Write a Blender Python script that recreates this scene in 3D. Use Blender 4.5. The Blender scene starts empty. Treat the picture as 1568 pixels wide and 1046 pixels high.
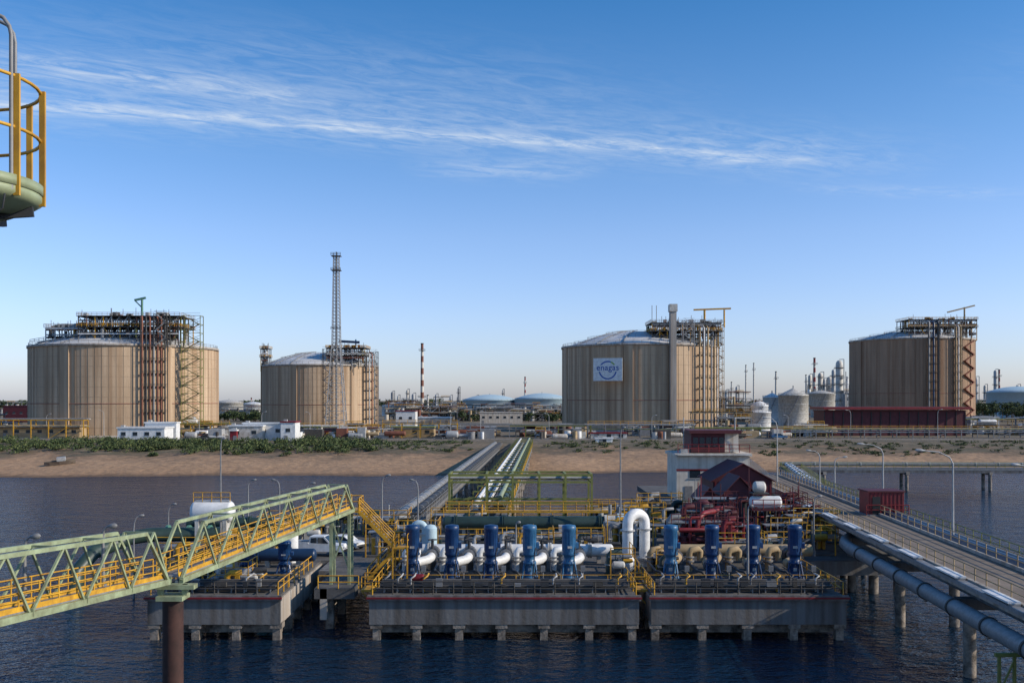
import bpy, math, random
from mathutils import Vector, Matrix
random.seed(7)
S=bpy.context.scene
S.view_settings.view_transform='Standard'; S.view_settings.look='None'; S.view_settings.exposure=0
F=1524.0; EYE=20.0
def X(u,d): return (u-784)*d/F      # survey bearing -> metres east at distance d
def Z(v,d): return EYE-(v-612)*d/F  # survey elevation -> metres above water

# ------------------------------------------------------------ materials
def nn(nt,t,**k):
    n=nt.nodes.new(t)
    for a,b in k.items(): setattr(n,a,b)
    return n
MATS={}
def mat(key,col,rough=.6,metal=0,var=.25,scale=.6,streak=0,bump=.0,dirt=None,fine=0):
    m=bpy.data.materials.new(key); m.use_nodes=True; nt=m.node_tree
    b=nt.nodes['Principled BSDF']; b.inputs['Roughness'].default_value=rough; b.inputs['Metallic'].default_value=metal
    tc=nn(nt,'ShaderNodeTexCoord'); mp=nn(nt,'ShaderNodeMapping')
    mp.inputs['Scale'].default_value=(1,1,.12 if streak else 1)
    nt.links.new(tc.outputs['Object'],mp.inputs[0])
    n=nn(nt,'ShaderNodeTexNoise'); n.inputs['Scale'].default_value=scale; n.inputs['Detail'].default_value=7; n.inputs['Roughness'].default_value=.65
    nt.links.new(mp.outputs[0],n.inputs[0])
    r=nn(nt,'ShaderNodeValToRGB'); r.color_ramp.elements[0].position=.32; r.color_ramp.elements[1].position=.68
    d=dirt or tuple(c*(1-var) for c in col)
    r.color_ramp.elements[0].color=(*d,1); r.color_ramp.elements[1].color=(*[min(1,c*(1+var*.4)) for c in col],1)
    nt.links.new(n.outputs['Fac'],r.inputs[0]); last=r.outputs[0]
    if fine:   # narrow vertical weather runs
        mp2=nn(nt,'ShaderNodeMapping'); mp2.inputs['Scale'].default_value=(1,1,.012); nt.links.new(tc.outputs['Object'],mp2.inputs[0])
        n3=nn(nt,'ShaderNodeTexNoise'); n3.inputs['Scale'].default_value=fine; n3.inputs['Detail'].default_value=6; nt.links.new(mp2.outputs[0],n3.inputs[0])
        r3=nn(nt,'ShaderNodeValToRGB'); r3.color_ramp.elements[0].position=.36; r3.color_ramp.elements[0].color=(.60,.50,.42,1); r3.color_ramp.elements[1].position=.56; r3.color_ramp.elements[1].color=(1,1,1,1)
        nt.links.new(n3.outputs['Fac'],r3.inputs[0]); mx=nn(nt,'ShaderNodeMix',data_type='RGBA',blend_type='MULTIPLY'); mx.inputs[0].default_value=.7
        nt.links.new(last,mx.inputs[6]); nt.links.new(r3.outputs[0],mx.inputs[7]); last=mx.outputs[2]
    nt.links.new(last,b.inputs['Base Color'])
    if bump:
        n2=nn(nt,'ShaderNodeTexNoise'); n2.inputs['Scale'].default_value=scale*6; n2.inputs['Detail'].default_value=4
        nt.links.new(tc.outputs['Object'],n2.inputs[0])
        bp=nn(nt,'ShaderNodeBump'); bp.inputs['Strength'].default_value=bump; bp.inputs['Distance'].default_value=.1
        nt.links.new(n2.outputs['Fac'],bp.inputs['Height']); nt.links.new(bp.outputs[0],b.inputs['Normal'])
    MATS[key]=m; return m
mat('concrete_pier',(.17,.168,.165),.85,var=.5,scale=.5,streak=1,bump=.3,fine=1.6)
mat('concrete_deck',(.10,.095,.09),.9,var=.5,scale=.5,bump=.2)
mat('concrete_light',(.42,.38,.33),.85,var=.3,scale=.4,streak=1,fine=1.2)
mat('pile_concrete',(.28,.24,.20),.9,var=.6,scale=1.2,dirt=(.05,.04,.03),bump=.4)
mat('pile_rust',(.055,.022,.016),.8,var=.6,scale=1)
mat('tankwall',(.52,.385,.255),.9,var=.28,scale=.22,streak=1,dirt=(.37,.265,.17),bump=.15,fine=.55)
mat('tankwall_dark',(.36,.235,.15),.9,var=.3,scale=.22,streak=1,bump=.15,fine=.55)
mat('tankrib',(.36,.265,.18),.9)
mat('tankring',(.28,.13,.09),.9)
mat('dome_white',(.66,.65,.63),.6,var=.15,scale=.2)
mat('white',(.74,.74,.72),.45,var=.25,scale=.9)
mat('whitew',(.55,.54,.50),.6,var=.35,scale=.9,dirt=(.30,.27,.22))
mat('offwhite',(.60,.55,.47),.7,var=.2,scale=.7,fine=1.5)
mat('tan',(.40,.29,.16),.85,var=.3)
mat('grey',(.22,.22,.22),.5,var=.35,scale=2)
mat('greyl',(.40,.40,.39),.5,var=.35,scale=2)
mat('dark',(.035,.037,.04),.6,var=.4,scale=2)
mat('black',(.012,.012,.013),.5)
mat('steel_dark',(.065,.058,.05),.7,var=.4,scale=2)
mat('yellow',(.60,.33,.02),.5,var=.35,scale=1.5,dirt=(.33,.16,.02))
mat('olive',(.20,.21,.05),.6,var=.3,scale=1.5)
mat('palegreen',(.31,.37,.22),.5,var=.35,scale=1.2,dirt=(.17,.18,.10))
mat('greenpipe',(.030,.055,.045),.45,var=.3,scale=1)
mat('midgreen',(.10,.24,.17),.5,var=.3)
mat('blue',(.008,.045,.14),.42,var=.4,scale=1.6)
mat('bluel',(.035,.14,.28),.42,var=.35,scale=1.6)
mat('darkblue',(.012,.035,.085),.4,var=.3)
mat('red',(.20,.010,.014),.55,var=.4,scale=1)
mat('darkred',(.085,.010,.016),.65,var=.35,scale=.6)
mat('rustpipe',(.20,.07,.04),.7,var=.4,scale=.5)
mat('lightblue',(.42,.55,.60),.5,var=.1)
mat('asphalt',(.055,.054,.052),.95,var=.3,scale=.8,bump=.2)
mat('roadconc',(.21,.165,.125),.9,var=.4,scale=.5)
mat('paint',(.75,.75,.72),.7)
mat('glass',(.02,.03,.04),.12,var=.1)
mat('tyre',(.02,.02,.02),.9)
mat('signblue',(.02,.10,.38),.5)
mat('signgreen',(.25,.45,.08),.5)
mat('wood',(.20,.16,.12),.9)
for k,c in (('leafd',(.03,.05,.016)),('leafm',(.065,.095,.028)),('leafl',(.12,.14,.045)),('bark',(.06,.045,.03))): mat(k,c,.9,var=.3)

# ------------------------------------------------------------ mesh builder
class B:
    def __init__(s): s.v=[];s.f=[];s.m=[];s.s=[];s.mk=[]
    def mi(s,k):
        if k not in s.mk: s.mk.append(k)
        return s.mk.index(k)
    def add(s,vs,fs,k,smooth=False):
        o=len(s.v); s.v+= [tuple(q) for q in vs]; i=s.mi(k)
        for f in fs: s.f.append(tuple(a+o for a in f)); s.m.append(i); s.s.append(smooth)
    def box(s,x0,x1,y0,y1,z0,z1,k):
        s.add([(x0,y0,z0),(x1,y0,z0),(x1,y1,z0),(x0,y1,z0),(x0,y0,z1),(x1,y0,z1),(x1,y1,z1),(x0,y1,z1)],
              [(0,3,2,1),(4,5,6,7),(0,1,5,4),(1,2,6,5),(2,3,7,6),(3,0,4,7)],k)
    def beam(s,p,q,w,h,k):
        p=Vector(p);q=Vector(q);t=(q-p)
        if t.length<1e-5:return
        t.normalize(); up=Vector((0,0,1)) if abs(t.z)<.98 else Vector((0,1,0))
        a=t.cross(up).normalized(); b=a.cross(t)
        vs=[]
        for c in (p,q):
            for sx,sy in ((-1,-1),(1,-1),(1,1),(-1,1)): vs.append(c+a*(sx*w/2)+b*(sy*h/2))
        s.add(vs,[(0,1,2,3),(7,6,5,4),(0,4,5,1),(1,5,6,2),(2,6,7,3),(3,7,4,0)],k)
    def tube(s,pts,r,k,n=10,cap=True):
        pts=[Vector(p) for p in pts]; rs=r if isinstance(r,(list,tuple)) else [r]*len(pts)
        vs=[];fs=[];pa=None
        for i,p in enumerate(pts):
            t=(pts[min(i+1,len(pts)-1)]-pts[max(i-1,0)])
            if t.length<1e-6: t=Vector((0,0,1))
            t.normalize()
            if pa is None:
                up=Vector((0,0,1)) if abs(t.z)<.9 else Vector((0,1,0)); a=t.cross(up).normalized()
            else:
                a=(pa-t*pa.dot(t)); a.normalize()
            pa=a; b=t.cross(a)
            for j in range(n):
                g=2*math.pi*j/n; vs.append(p+(a*math.cos(g)+b*math.sin(g))*rs[i])
        for i in range(len(pts)-1):
            for j in range(n):
                j2=(j+1)%n; fs.append((i*n+j,i*n+j2,(i+1)*n+j2,(i+1)*n+j))
        s.add(vs,fs,k,True)
        if cap:
            m=len(pts)-1
            s.add(vs[:n],[tuple(range(n))[::-1]],k); s.add(vs[m*n:],[tuple(range(n))],k)
    def cyl(s,p,q,r,k,n=12,r2=None): s.tube([p,q],[r,r if r2 is None else r2],k,n)
    def lathe(s,cx,cy,prof,k,n=24,a0=0):
        vs=[];fs=[]
        for r,z in prof:
            for j in range(n):
                g=2*math.pi*j/n; vs.append((cx+r*math.cos(g),cy+r*math.sin(g),z))
        for i in range(len(prof)-1):
            for j in range(n):
                j2=(j+1)%n; fs.append((i*n+j,i*n+j2,(i+1)*n+j2,(i+1)*n+j))
        s.add(vs,fs,k,True)
    def hvessel(s,p,q,r,k,n=20):
        p=Vector(p);q=Vector(q);t=(q-p).normalized()
        pts=[];rs=[]
        for g in (0,.35,.7,1.05,1.4): pts.append(p-t*(r*.5*math.cos(g)));rs.append(max(.01,r*math.sin(g)))
        pts+= [p,q]; rs+=[r,r]
        for g in (1.4,1.05,.7,.35,0): pts.append(q+t*(r*.5*math.cos(g)));rs.append(max(.01,r*math.sin(g)))
        s.tube(pts,rs,k,n)
    def prism(s,prof,y0,y1,k):
        n=len(prof); vs=[(x,y0,z) for x,z in prof]+[(x,y1,z) for x,z in prof]
        s.add(vs,[tuple(range(n)),tuple(range(n,2*n))[::-1]]+[(i,i+n,(i+1)%n+n,(i+1)%n) for i in range(n)],k)
    def rail(s,pts,k='yellow',h=1.1,sp=2.0,r=.045,lv=(1,.5),n=4):
        pts=[Vector(p) for p in pts]
        for a,b in zip(pts,pts[1:]):
            L=(b-a).length; c=max(1,int(L/sp))
            for i in range(c+1):
                p=a.lerp(b,i/c); s.cyl(p,p+Vector((0,0,h)),r,k,n)
            for l in lv: s.cyl(a+Vector((0,0,h*l)),b+Vector((0,0,h*l)),r,k,n)
    def lattice(s,cx,cy,z0,z1,w0,w1,n,k,t=.15,k2=None,horiz=True):
        def c(i):
            f=i/n; w=(w0*(1-f)+w1*f)/2; z=z0+(z1-z0)*f
            return [Vector((cx+a*w,cy+b*w,z)) for a,b in ((-1,-1),(1,-1),(1,1),(-1,1))]
        for i in range(n):
            A=c(i);C=c(i+1); kk=k if (k2 is None or (i*6//n)%2==0) else k2
            for j in range(4):
                s.beam(A[j],C[j],t*1.4,t*1.4,kk)
                j2=(j+1)%4
                s.beam(A[j],C[j2],t*.7,t*.7,kk); s.beam(A[j2],C[j],t*.7,t*.7,kk)
                if horiz: s.beam(C[j],C[j2],t,t,kk)
    def done(s,name,origin=None):
        if origin is None:
            xs=[v[0] for v in s.v];ys=[v[1] for v in s.v];zs=[v[2] for v in s.v]
            origin=((min(xs)+max(xs))/2,(min(ys)+max(ys))/2,min(zs))
        ox,oy,oz=origin
        me=bpy.data.meshes.new(name); me.from_pydata([(a-ox,b-oy,c-oz) for a,b,c in s.v],[],s.f)
        for k in s.mk: me.materials.append(MATS[k])
        me.polygons.foreach_set('material_index',s.m); me.polygons.foreach_set('use_smooth',s.s); me.update()
        o=bpy.data.objects.new(name,me); o.location=origin; S.collection.objects.link(o); return o
def inst(o,loc,rz=0,sc=1):
    c=o.copy(); c.location=loc; c.rotation_euler=(0,0,rz); c.scale=(sc,)*3 if not isinstance(sc,tuple) else sc
    S.collection.objects.link(c); return c

# ------------------------------------------------------------ terrain & water
def hn(x,y): return math.sin(x*.07+1.3)*math.cos(y*.09)+.6*math.sin(x*.19+y*.13)+.35*math.sin(x*.47-y*.31)
def shore(x): return 263+5*math.sin(x*.018+.6)+2.2*math.sin(x*.06)+.9*math.sin(x*.23+1)+ (10 if x>60 else max(0,(x-20)/4))
PL=5.5
def gh(x,y):
    t=y-shore(x)
    if t<-25: return -4
    if t<0: return -4*(-t/25)**1.0
    if t<70:
        f=t/70; f2=1-(1-f)**1.6
        m=max(0,min(1,(340-y)/25))*min(1,t/10)
        return PL*f2+hn(x,y)*.32*m
    return PL
ys=[-400,-100,100,200]+[225+2.5*i for i in range(52)]+[360,380,450,600,900,1500,3000,6000,12000]
xs=sorted(set([-9000,-5000,-2500,-1200,-700]+[-450+4*i for i in range(226)]+[700,1200,2500,5000,9000]))
vs=[(x,y,gh(x,y) if y>150 else -4) for y in ys for x in xs]
nx=len(xs); fs=[(j*nx+i,j*nx+i+1,(j+1)*nx+i+1,(j+1)*nx+i) for j in range(len(ys)-1) for i in range(nx-1)]
me=bpy.data.meshes.new('ground'); me.from_pydata(vs,[],fs)
for p in me.polygons: p.use_smooth=True
gm=bpy.data.materials.new('ground_mat'); gm.use_nodes=True; nt=gm.node_tree; bs=nt.nodes['Principled BSDF']; bs.inputs['Roughness'].default_value=.95
geo=nn(nt,'ShaderNodeNewGeometry'); sp=nn(nt,'ShaderNodeSeparateXYZ'); nt.links.new(geo.outputs['Position'],sp.inputs[0])
n1=nn(nt,'ShaderNodeTexNoise'); n1.inputs['Scale'].default_value=.07; n1.inputs['Detail'].default_value=9; n1.inputs['Roughness'].default_value=.7
n2=nn(nt,'ShaderNodeTexNoise'); n2.inputs['Scale'].default_value=.5; n2.inputs['Detail'].default_value=6
for q in (n1,n2): nt.links.new(geo.outputs['Position'],q.inputs[0])
def math_(nt,op,a,b=None,clamp=False,c=None):
    m=nn(nt,'ShaderNodeMath',operation=op); m.use_clamp=clamp
    for i,v in enumerate((a,b,c)):
        if v is None: continue
        if isinstance(v,(int,float)): m.inputs[i].default_value=v
        else: nt.links.new(v,m.inputs[i])
    return m.outputs[0]
zz=math_(nt,'ADD',sp.outputs[2],math_(nt,'MULTIPLY',math_(nt,'SUBTRACT',n1.outputs['Fac'],.5),math_(nt,'MULTIPLY',math_(nt,'MINIMUM',sp.outputs[2],4.0),2.4)))
rp=nn(nt,'ShaderNodeValToRGB'); e=rp.color_ramp; nt.links.new(math_(nt,'DIVIDE',zz,8.0),rp.inputs[0])
e.elements[0].position=.02; e.elements[0].color=(.15,.09,.05,1)
e.elements[1].position=.07; e.elements[1].color=(.34,.205,.11,1)
for p,c in ((.26,(.38,.235,.13,1)),(.40,(.29,.18,.10,1)),(.50,(.15,.105,.06,1)),(.62,(.10,.085,.045,1)),(.74,(.20,.145,.09,1)),(.95,(.11,.095,.06,1))):
    q=e.elements.new(p); q.color=c
mx=nn(nt,'ShaderNodeMix',data_type='RGBA',blend_type='MULTIPLY'); mx.inputs[0].default_value=.6
r2=nn(nt,'ShaderNodeValToRGB'); r2.color_ramp.elements[0].position=.3; r2.color_ramp.elements[0].color=(.5,.5,.5,1); r2.color_ramp.elements[1].position=.65; r2.color_ramp.elements[1].color=(1.1,1.1,1.1,1)
nt.links.new(n2.outputs['Fac'],r2.inputs[0]); nt.links.new(rp.outputs[0],mx.inputs[6]); nt.links.new(r2.outputs[0],mx.inputs[7]); nt.links.new(mx.outputs[2],bs.inputs['Base Color'])
bp=nn(nt,'ShaderNodeBump'); bp.inputs['Strength'].default_value=.8; bp.inputs['Distance'].default_value=.5
nt.links.new(n2.outputs['Fac'],bp.inputs['Height']); nt.links.new(bp.outputs[0],bs.inputs['Normal'])
me.materials.append(gm); go=bpy.data.objects.new('ground',me); S.collection.objects.link(go)

wm=bpy.data.materials.new('water_mat'); wm.use_nodes=True; nt=wm.node_tree; bs=nt.nodes['Principled BSDF']
bs.inputs['Base Color'].default_value=(.003,.015,.034,1); bs.inputs['Roughness'].default_value=.10; bs.inputs['IOR'].default_value=1.33
geo=nn(nt,'ShaderNodeNewGeometry'); prev=None
for sc,st,di,stretch in ((.22,.8,1.0,1.8),(.9,1.0,.6,1.7),(3.2,1.0,.22,1.5)):
    mp=nn(nt,'ShaderNodeMapping'); mp.inputs['Scale'].default_value=(sc/stretch,sc,sc); mp.inputs['Rotation'].default_value=(0,0,.35)
    nt.links.new(geo.outputs['Position'],mp.inputs[0])
    n=nn(nt,'ShaderNodeTexNoise'); n.inputs['Scale'].default_value=1; n.inputs['Detail'].default_value=3
    nt.links.new(mp.outputs[0],n.inputs[0])
    bp=nn(nt,'ShaderNodeBump'); bp.inputs['Strength'].default_value=st; bp.inputs['Distance'].default_value=di
    nt.links.new(n.outputs['Fac'],bp.inputs['Height'])
    if prev: nt.links.new(prev,bp.inputs['Normal'])
    prev=bp.outputs[0]
nt.links.new(prev,bs.inputs['Normal'])
me=bpy.data.meshes.new('water'); me.from_pydata([(-9000,-3000,0),(9000,-3000,0),(9000,330,0),(-9000,330,0)],[],[(0,1,2,3)]); me.materials.append(wm)
S.collection.objects.link(bpy.data.objects.new('water',me))

# ------------------------------------------------------------ roads on land
b=B(); b.box(-600,600,361,368,5.40,5.52,'roadconc')
for i in range(-40,40): b.box(i*12,i*12+4,364.4,364.6,5.515,5.524,'paint')
b.box(-600,600,360.7,360.97,5.4,5.65,'concrete_light'); b.box(-600,600,368.03,368.3,5.4,5.65,'concrete_light')
b.done('shore_road')
b=B(); b.rail([(-300,343,5.3),(300,343,5.3)],'grey',1.6,3,.05,(1,.66,.33)); b.done('roadside_fence')

# ------------------------------------------------------------ LNG tanks
def pol(cx,cy,r,a): a=math.radians(a); return cx+r*math.sin(a), cy-r*math.cos(a)
def roof_deck(b,x0,x1,y0,y1,z,h,seed,kd='steel_dark',levels=2):
    rnd=random.Random(seed); nxx=max(2,int((x1-x0)/3.2)); ny=max(2,int((y1-y0)/6))
    for l in range(levels):
        za=z+h*l/levels; zt=z+h*(l+1)/levels
        for i in range(nxx+1):
            xx=x0+(x1-x0)*i/nxx
            for j in range(ny+1):
                yy=y0+(y1-y0)*j/ny
                b.beam((xx,yy,za-(3 if l==0 else 0)),(xx,yy,zt),.35,.35,rnd.choice([kd,kd,kd,'yellow','greyl','rustpipe']))
            b.beam((xx,y0,zt),(xx,y1,zt),.3,.5,kd)
            if i<nxx and rnd.random()<.7: b.beam((xx,y0,za),(x0+(x1-x0)*(i+1)/nxx,y0,zt),.2,.2,rnd.choice([kd,'greyl']))
            if i<nxx and rnd.random()<.5: b.beam((xx,y0,zt),(x0+(x1-x0)*(i+1)/nxx,y0,za),.2,.2,rnd.choice([kd,'grey','yellow']))
        b.box(x0-.6,x1+.6,y0-.6,y1+.6,zt,zt+.25,kd)
        b.rail([(x0-.6,y1+.5,zt+.25),(x0-.6,y0-.5,zt+.25),(x1+.6,y0-.5,zt+.25),(x1+.6,y1+.5,zt+.25)],rnd.choice(['yellow','greyl']),1.2,2.0,.09)
        for q in range(int((x1-x0)*.9)):
            xx=rnd.uniform(x0,x1); yy=rnd.uniform(y0,y1); k=rnd.choice(['white','greyl','rustpipe','dark','grey','olive','steel_dark'])
            if rnd.random()<.5: b.cyl((xx,yy,za+.3),(xx,yy,zt-.5),rnd.uniform(.25,.8),k,8)
            else: b.box(xx,xx+rnd.uniform(.8,2.5),yy,yy+1.5,za+.2,za+rnd.uniform(.8,2.2),k)
    for q in range(6):
        zz_=z+rnd.uniform(.1,1)*h; yy=y0-.3+q*.3; b.cyl((x0,yy,zz_),(x1,yy,zz_),rnd.uniform(.2,.4),rnd.choice(['white','greyl','rustpipe','dark']),8)
    for q in range(11):
        xx=rnd.uniform(x0,x1); b.cyl((xx,y0+1,z+h),(xx,y0+1,z+h+rnd.uniform(1.2,3.5)),.12,'grey',6)
        xx=rnd.uniform(x0,x1-2.5); b.box(xx,xx+rnd.uniform(1,2.5),y0+2,y0+4,z+h+.25,z+h+rnd.uniform(.7,1.9),rnd.choice(['greyl','steel_dark','whitew','rustpipe']))
def stair_tower(b,x,y,w,d,z0,z1,k,st=3.0,ks='greyl'):
    n=max(2,int((z1-z0)/st))
    for sx in (0,1):
        for sy in (0,1): b.beam((x+sx*w,y+sy*d,z0),(x+sx*w,y+sy*d,z1),.25,.25,k)
    for i in range(n):
        za=z0+(z1-z0)*i/n; zb=z0+(z1-z0)*(i+1)/n
        xa,xb=(x+.6,x+w-.6) if i%2==0 else (x+w-.6,x+.6)
        b.beam((xa,y+.6,za),(xb,y+.6,zb),1.0,.25,ks)
        b.beam((xa,y+.1,za+1.1),(xb,y+.1,zb+1.1),.1,.1,k)
        b.beam((x,y,zb),(x+w,y,zb),.2,.2,k); b.beam((x,y,zb),(x,y+d,zb),.2,.2,k); b.beam((x+w,y,zb),(x+w,y+d,zb),.2,.2,k)
        b.box(min(xb,xb+(.6 if xb>x+w/2 else -.6)),max(xb,xb+(.6 if xb>x+w/2 else -.6)),y,y+d,zb-.05,zb+.06,ks)
        b.beam((x,y,zb+1.1),(x+w,y,zb+1.1),.1,.1,k)
        b.beam((x,y+d,za),(x+w,y+d,zb),.12,.12,k); b.beam((x,y,zb),(x+w,y,za),.1,.1,k)
def tank(name,cx,cy,R,z1,dome,wk='tankwall',ribs=90):
    b=B(); z0=5.3
    b.lathe(cx,cy,[(R,z0),(R,z1)],wk,128)
    b.lathe(cx,cy,[(R,z1),(R+.5,z1+.02),(R+.5,z1+1.0),(R-1.2,z1+1.0),(R-1.2,z1+.5)],'concrete_light',128)
    b.lathe(cx,cy,[(R+.3,z0),(R+.3,z0+1.0),(R,z0+1.01)],'concrete_light',96)
    pr=[(R-1.2,z1+.6)]
    for i in range(1,13):
        t=i/12; r=(R-1.2)*(1-t); pr.append((max(r,.02),z1+.6+dome*(1-(r/(R-1.2))**2)))
    b.lathe(cx,cy,pr,'dome_white',96)
    for i in range(ribs):
        a=360*i/ribs; x,y=pol(cx,cy,R,a); x2,y2=pol(cx,cy,R+.05,a)
        b.beam(((x+x2)/2,(y+y2)/2,z0),((x+x2)/2,(y+y2)/2,z1),.12,.10,'tankrib')
    for a in (-75,-15,45,105,165,225):  # prestress buttresses
        x,y=pol(cx,cy,R+.2,a); c=math.radians(a)
        t=Vector((math.cos(c),math.sin(c),0)); nrm=Vector((math.sin(c),-math.cos(c),0)); vs=[]
        for zz_ in (z0,z1):
            for q,w in ((-1,0),(1,0),(1,.5),(-1,.5)): vs.append(Vector((x,y,zz_))+t*q*2.0+nrm*(w-.3))
        b.add(vs,[(0,1,2,3),(7,6,5,4),(0,4,5,1),(1,5,6,2),(2,6,7,3),(3,7,4,0)],wk)
    for i in range(1,9):
        hz=z0+(z1-z0)*i/9.0; b.lathe(cx,cy,[(R,hz),(R+.04,hz+.005),(R+.04,hz+.09),(R,hz+.095)],'tankrib',128)
    hz=z0+(z1-z0)*.37
    b.lathe(cx,cy,[(R,hz),(R+.12,hz+.01),(R+.12,hz+.3),(R,hz+.31)],'tankring',128)
    pts=[(*pol(cx,cy,R-.2,a),z1+1.0) for a in range(-180,181,6)]
    for p,q in zip(pts,pts[1:]): b.rail([p,q],'greyl',1.2,4,.07)
    for rr in (.45,.7,.88):
        zz_=z1+.6+dome*(1-rr*rr); pts=[(*pol(cx,cy,(R-1.2)*rr,a),zz_) for a in range(-180,181,12)]
        for p,q in zip(pts,pts[1:]): b.rail([p,q],'greyl',1.1,4,.06)
    for a in (-60,-40,-20):
        pts=[]
        for i in range(7):
            rr=1-i/7; pts.append((*pol(cx,cy,(R-1.2)*rr,a),z1+1.1+dome*(1-rr*rr)))
        b.tube(pts,.22,'grey',6)
    return b
def wallpipes(b,cx,cy,R,a0,a1,n,z0,z1,ks,r=.4):
    for i in range(n):
        a=a0+(a1-a0)*i/max(1,n-1); x,y=pol(cx,cy,R+1.5,a); x2,y2=pol(cx,cy,R-4,a)
        k=ks[i%len(ks)]; b.tube([(x,y,z0),(x,y,z1-1),(x+(x2-x)*.1,y+(y2-y)*.1,z1),(x2,y2,z1+.4)],r,k,8)
    zz_=z0+4
    while zz_<z1-2:
        p=pol(cx,cy,R+1.0,a0-1);q=pol(cx,cy,R+1.0,a1+1); b.beam((*p,zz_),(*q,zz_),.5,.3,'steel_dark')
        p=pol(cx,cy,R+2.3,a0-1);q=pol(cx,cy,R+2.3,a1+1); b.rail([(*p,zz_),(*q,zz_)],'steel_dark',1.1,2,.07); zz_+=5
    for a in (a0-1,a1+1):
        p=pol(cx,cy,R+2.2,a); b.beam((*p,z0),(*p,z1),.3,.3,'steel_dark')
# left tank
cx,cy,R=-161,415,36.8; zt=40.5
b=tank('a',cx,cy,R,zt,6.5)
roof_deck(b,cx-8,cx+31,cy-27,cy-9,44,8.5,3)
roof_deck(b,cx-24,cx-9,cy-20,cy-8,44,4.5,5,'greyl',1)
b.beam((cx-8,cy-20,46),(cx-30,cy-14,43.0),1.2,.4,'greyl'); b.rail([(cx-8,cy-20.5,46.2),(cx-33,cy-14.5,42.8)],'greyl',1.3,2,.1)
wallpipes(b,cx,cy,R,30,43,7,6,52,['rustpipe','dark','rustpipe','grey','rustpipe'],.34)
x,y=pol(cx,cy,R+1.3,57); stair_tower(b,x-1,y-3,7.5,4,5.5,53,'olive',3.2,'tan')
stair_tower(b,cx+23,cy-31.5,5,3.5,41,53,'steel_dark',3)
b.cyl((cx+12,cy-14,52),(cx+12,cy-14,60.5),.5,'midgreen',8); b.beam((cx+9,cy-14,60),(cx+13.5,cy-14,61),.9,.8,'midgreen'); b.beam((cx+9,cy-14,60),(cx+12,cy-14,57),.4,.4,'midgreen')
b.done('lng_storage_tank',(cx,cy,5.3))
# second tank
cx,cy,R=-105,545,31.2; zt=37.5
b=tank('b',cx,cy,R,zt,7.5)
roof_deck(b,cx+8,cx+28,cy-24,cy-8,39,8,11,'steel_dark',2)
roof_deck(b,cx-29,cx-25,cy-14,cy-8,38,9,12,'steel_dark',2)
b.cyl((cx+22,cy-16,48),(cx+22,cy-16,52),.4,'bluel',8); b.beam((cx+13,cy-16,51),(cx+24,cy-16,50.4),1.3,1.3,'darkblue')
wallpipes(b,cx,cy,R,58,72,4,6,45,['grey','greyl','rustpipe'],.4)
x,y=pol(cx,cy,R+1,86); stair_tower(b,x-4.5,y-3,4.5,4,5.5,46,'grey',3)
b.done('lng_storage_tank',(cx,cy,5.3))
# third tank with sign
cx,cy,R=61,475,37.0; zt=44
b=tank('c',cx,cy,R,zt,7.8,'tankwall')
roof_deck(b,cx+2,cx+33,cy-27,cy-9,47,7.5,21)
b.box(cx+8.4,cx+11.0,cy-R-2.4,cy-R+2,5.3,58.6,'concrete_light'); b.box(cx+8.0,cx+11.4,cy-R-2.8,cy-R+2.2,58.6,61.8,'whitew')
wallpipes(b,cx,cy,R,36,58,6,6,53,['tan','greyl','tan','grey'],.42)
x,y=pol(cx,cy,R+1,80); stair_tower(b,x-5,y-4,5.5,4,5.5,55,'tan',3)
stair_tower(b,cx+15,cy-33,5,3.5,43,55,'greyl',3)
b.beam((cx+22,cy-20,61),(cx+39,cy-20,61.6),.9,.7,'yellow'); b.cyl((cx+27,cy-20,53),(cx+27,cy-20,61),.5,'yellow',8); b.cyl((cx+36,cy-20,53),(cx+36,cy-20,61),.4,'yellow',8)
for q in (3,5): b.cyl((cx+q,cy-20,54),(cx+q,cy-20,63),.15,'grey',6)
b.done('lng_storage_tank',(cx,cy,5.3))
# fourth tank
cx,cy,R=240.5,600,35.3; zt=54.5
b=tank('d',cx,cy,R,zt,6,'tankwall_dark')
roof_deck(b,cx-12,cx+27,cy-27,cy-9,57,9,31,'steel_dark',2)
wallpipes(b,cx,cy,R,-7,1,3,6,64,['grey','darkblue','dark'],.6)
wallpipes(b,cx,cy,R,18,24,3,6,62,['tan','greyl'],.5)
for i in range(12):  # zigzag stair on lit face
    za=6+i*4; a0,a1=(30,46) if i%2 else (46,30); b.beam((*pol(cx,cy,R+1,a0),za),(*pol(cx,cy,R+1,a1),za+4),1.2,.5,'rustpipe')
b.beam((cx+14,cy-18,71),(cx+30,cy-18,75),.9,.8,'tan'); b.cyl((cx+24,cy-18,64),(cx+24,cy-18,74),.5,'tan',8)
b.done('lng_storage_tank',(cx,cy,5.3))

# tank sign
sg=B(); sg.box(-6.6,6.6,-.12,.12,-5,5,'white')
n=48
for i in range(n):
    g0=2*math.pi*i/n; g1=2*math.pi*(i+1)/n
    k='signblue' if i not in range(2,9) else 'signgreen'
    c0,s0,c1,s1=math.cos(g0),math.sin(g0),math.cos(g1),math.sin(g1)
    sg.add([(3.5*c0,-.14,3.5*s0-.3),(3.5*c1,-.14,3.5*s1-.3),(4.1*c1,-.14,4.1*s1-.3),(4.1*c0,-.14,4.1*s0-.3)],[(0,3,2,1)],k)
sg.box(-6.2,6.2,-.165,-.155,-1.0,2.0,'white')
so=sg.done('tank_sign',(0,0,0))
so.location=(X(930,440),438.2,Z(566,440)); so.rotation_euler=(0,0,math.radians(-21))
cu=bpy.data.curves.new('lettering','FONT'); cu.body='enagas'; cu.size=3.7; cu.align_x='CENTER'; cu.extrude=.01; cu.offset=.03; cu.space_character=1.05
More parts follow.
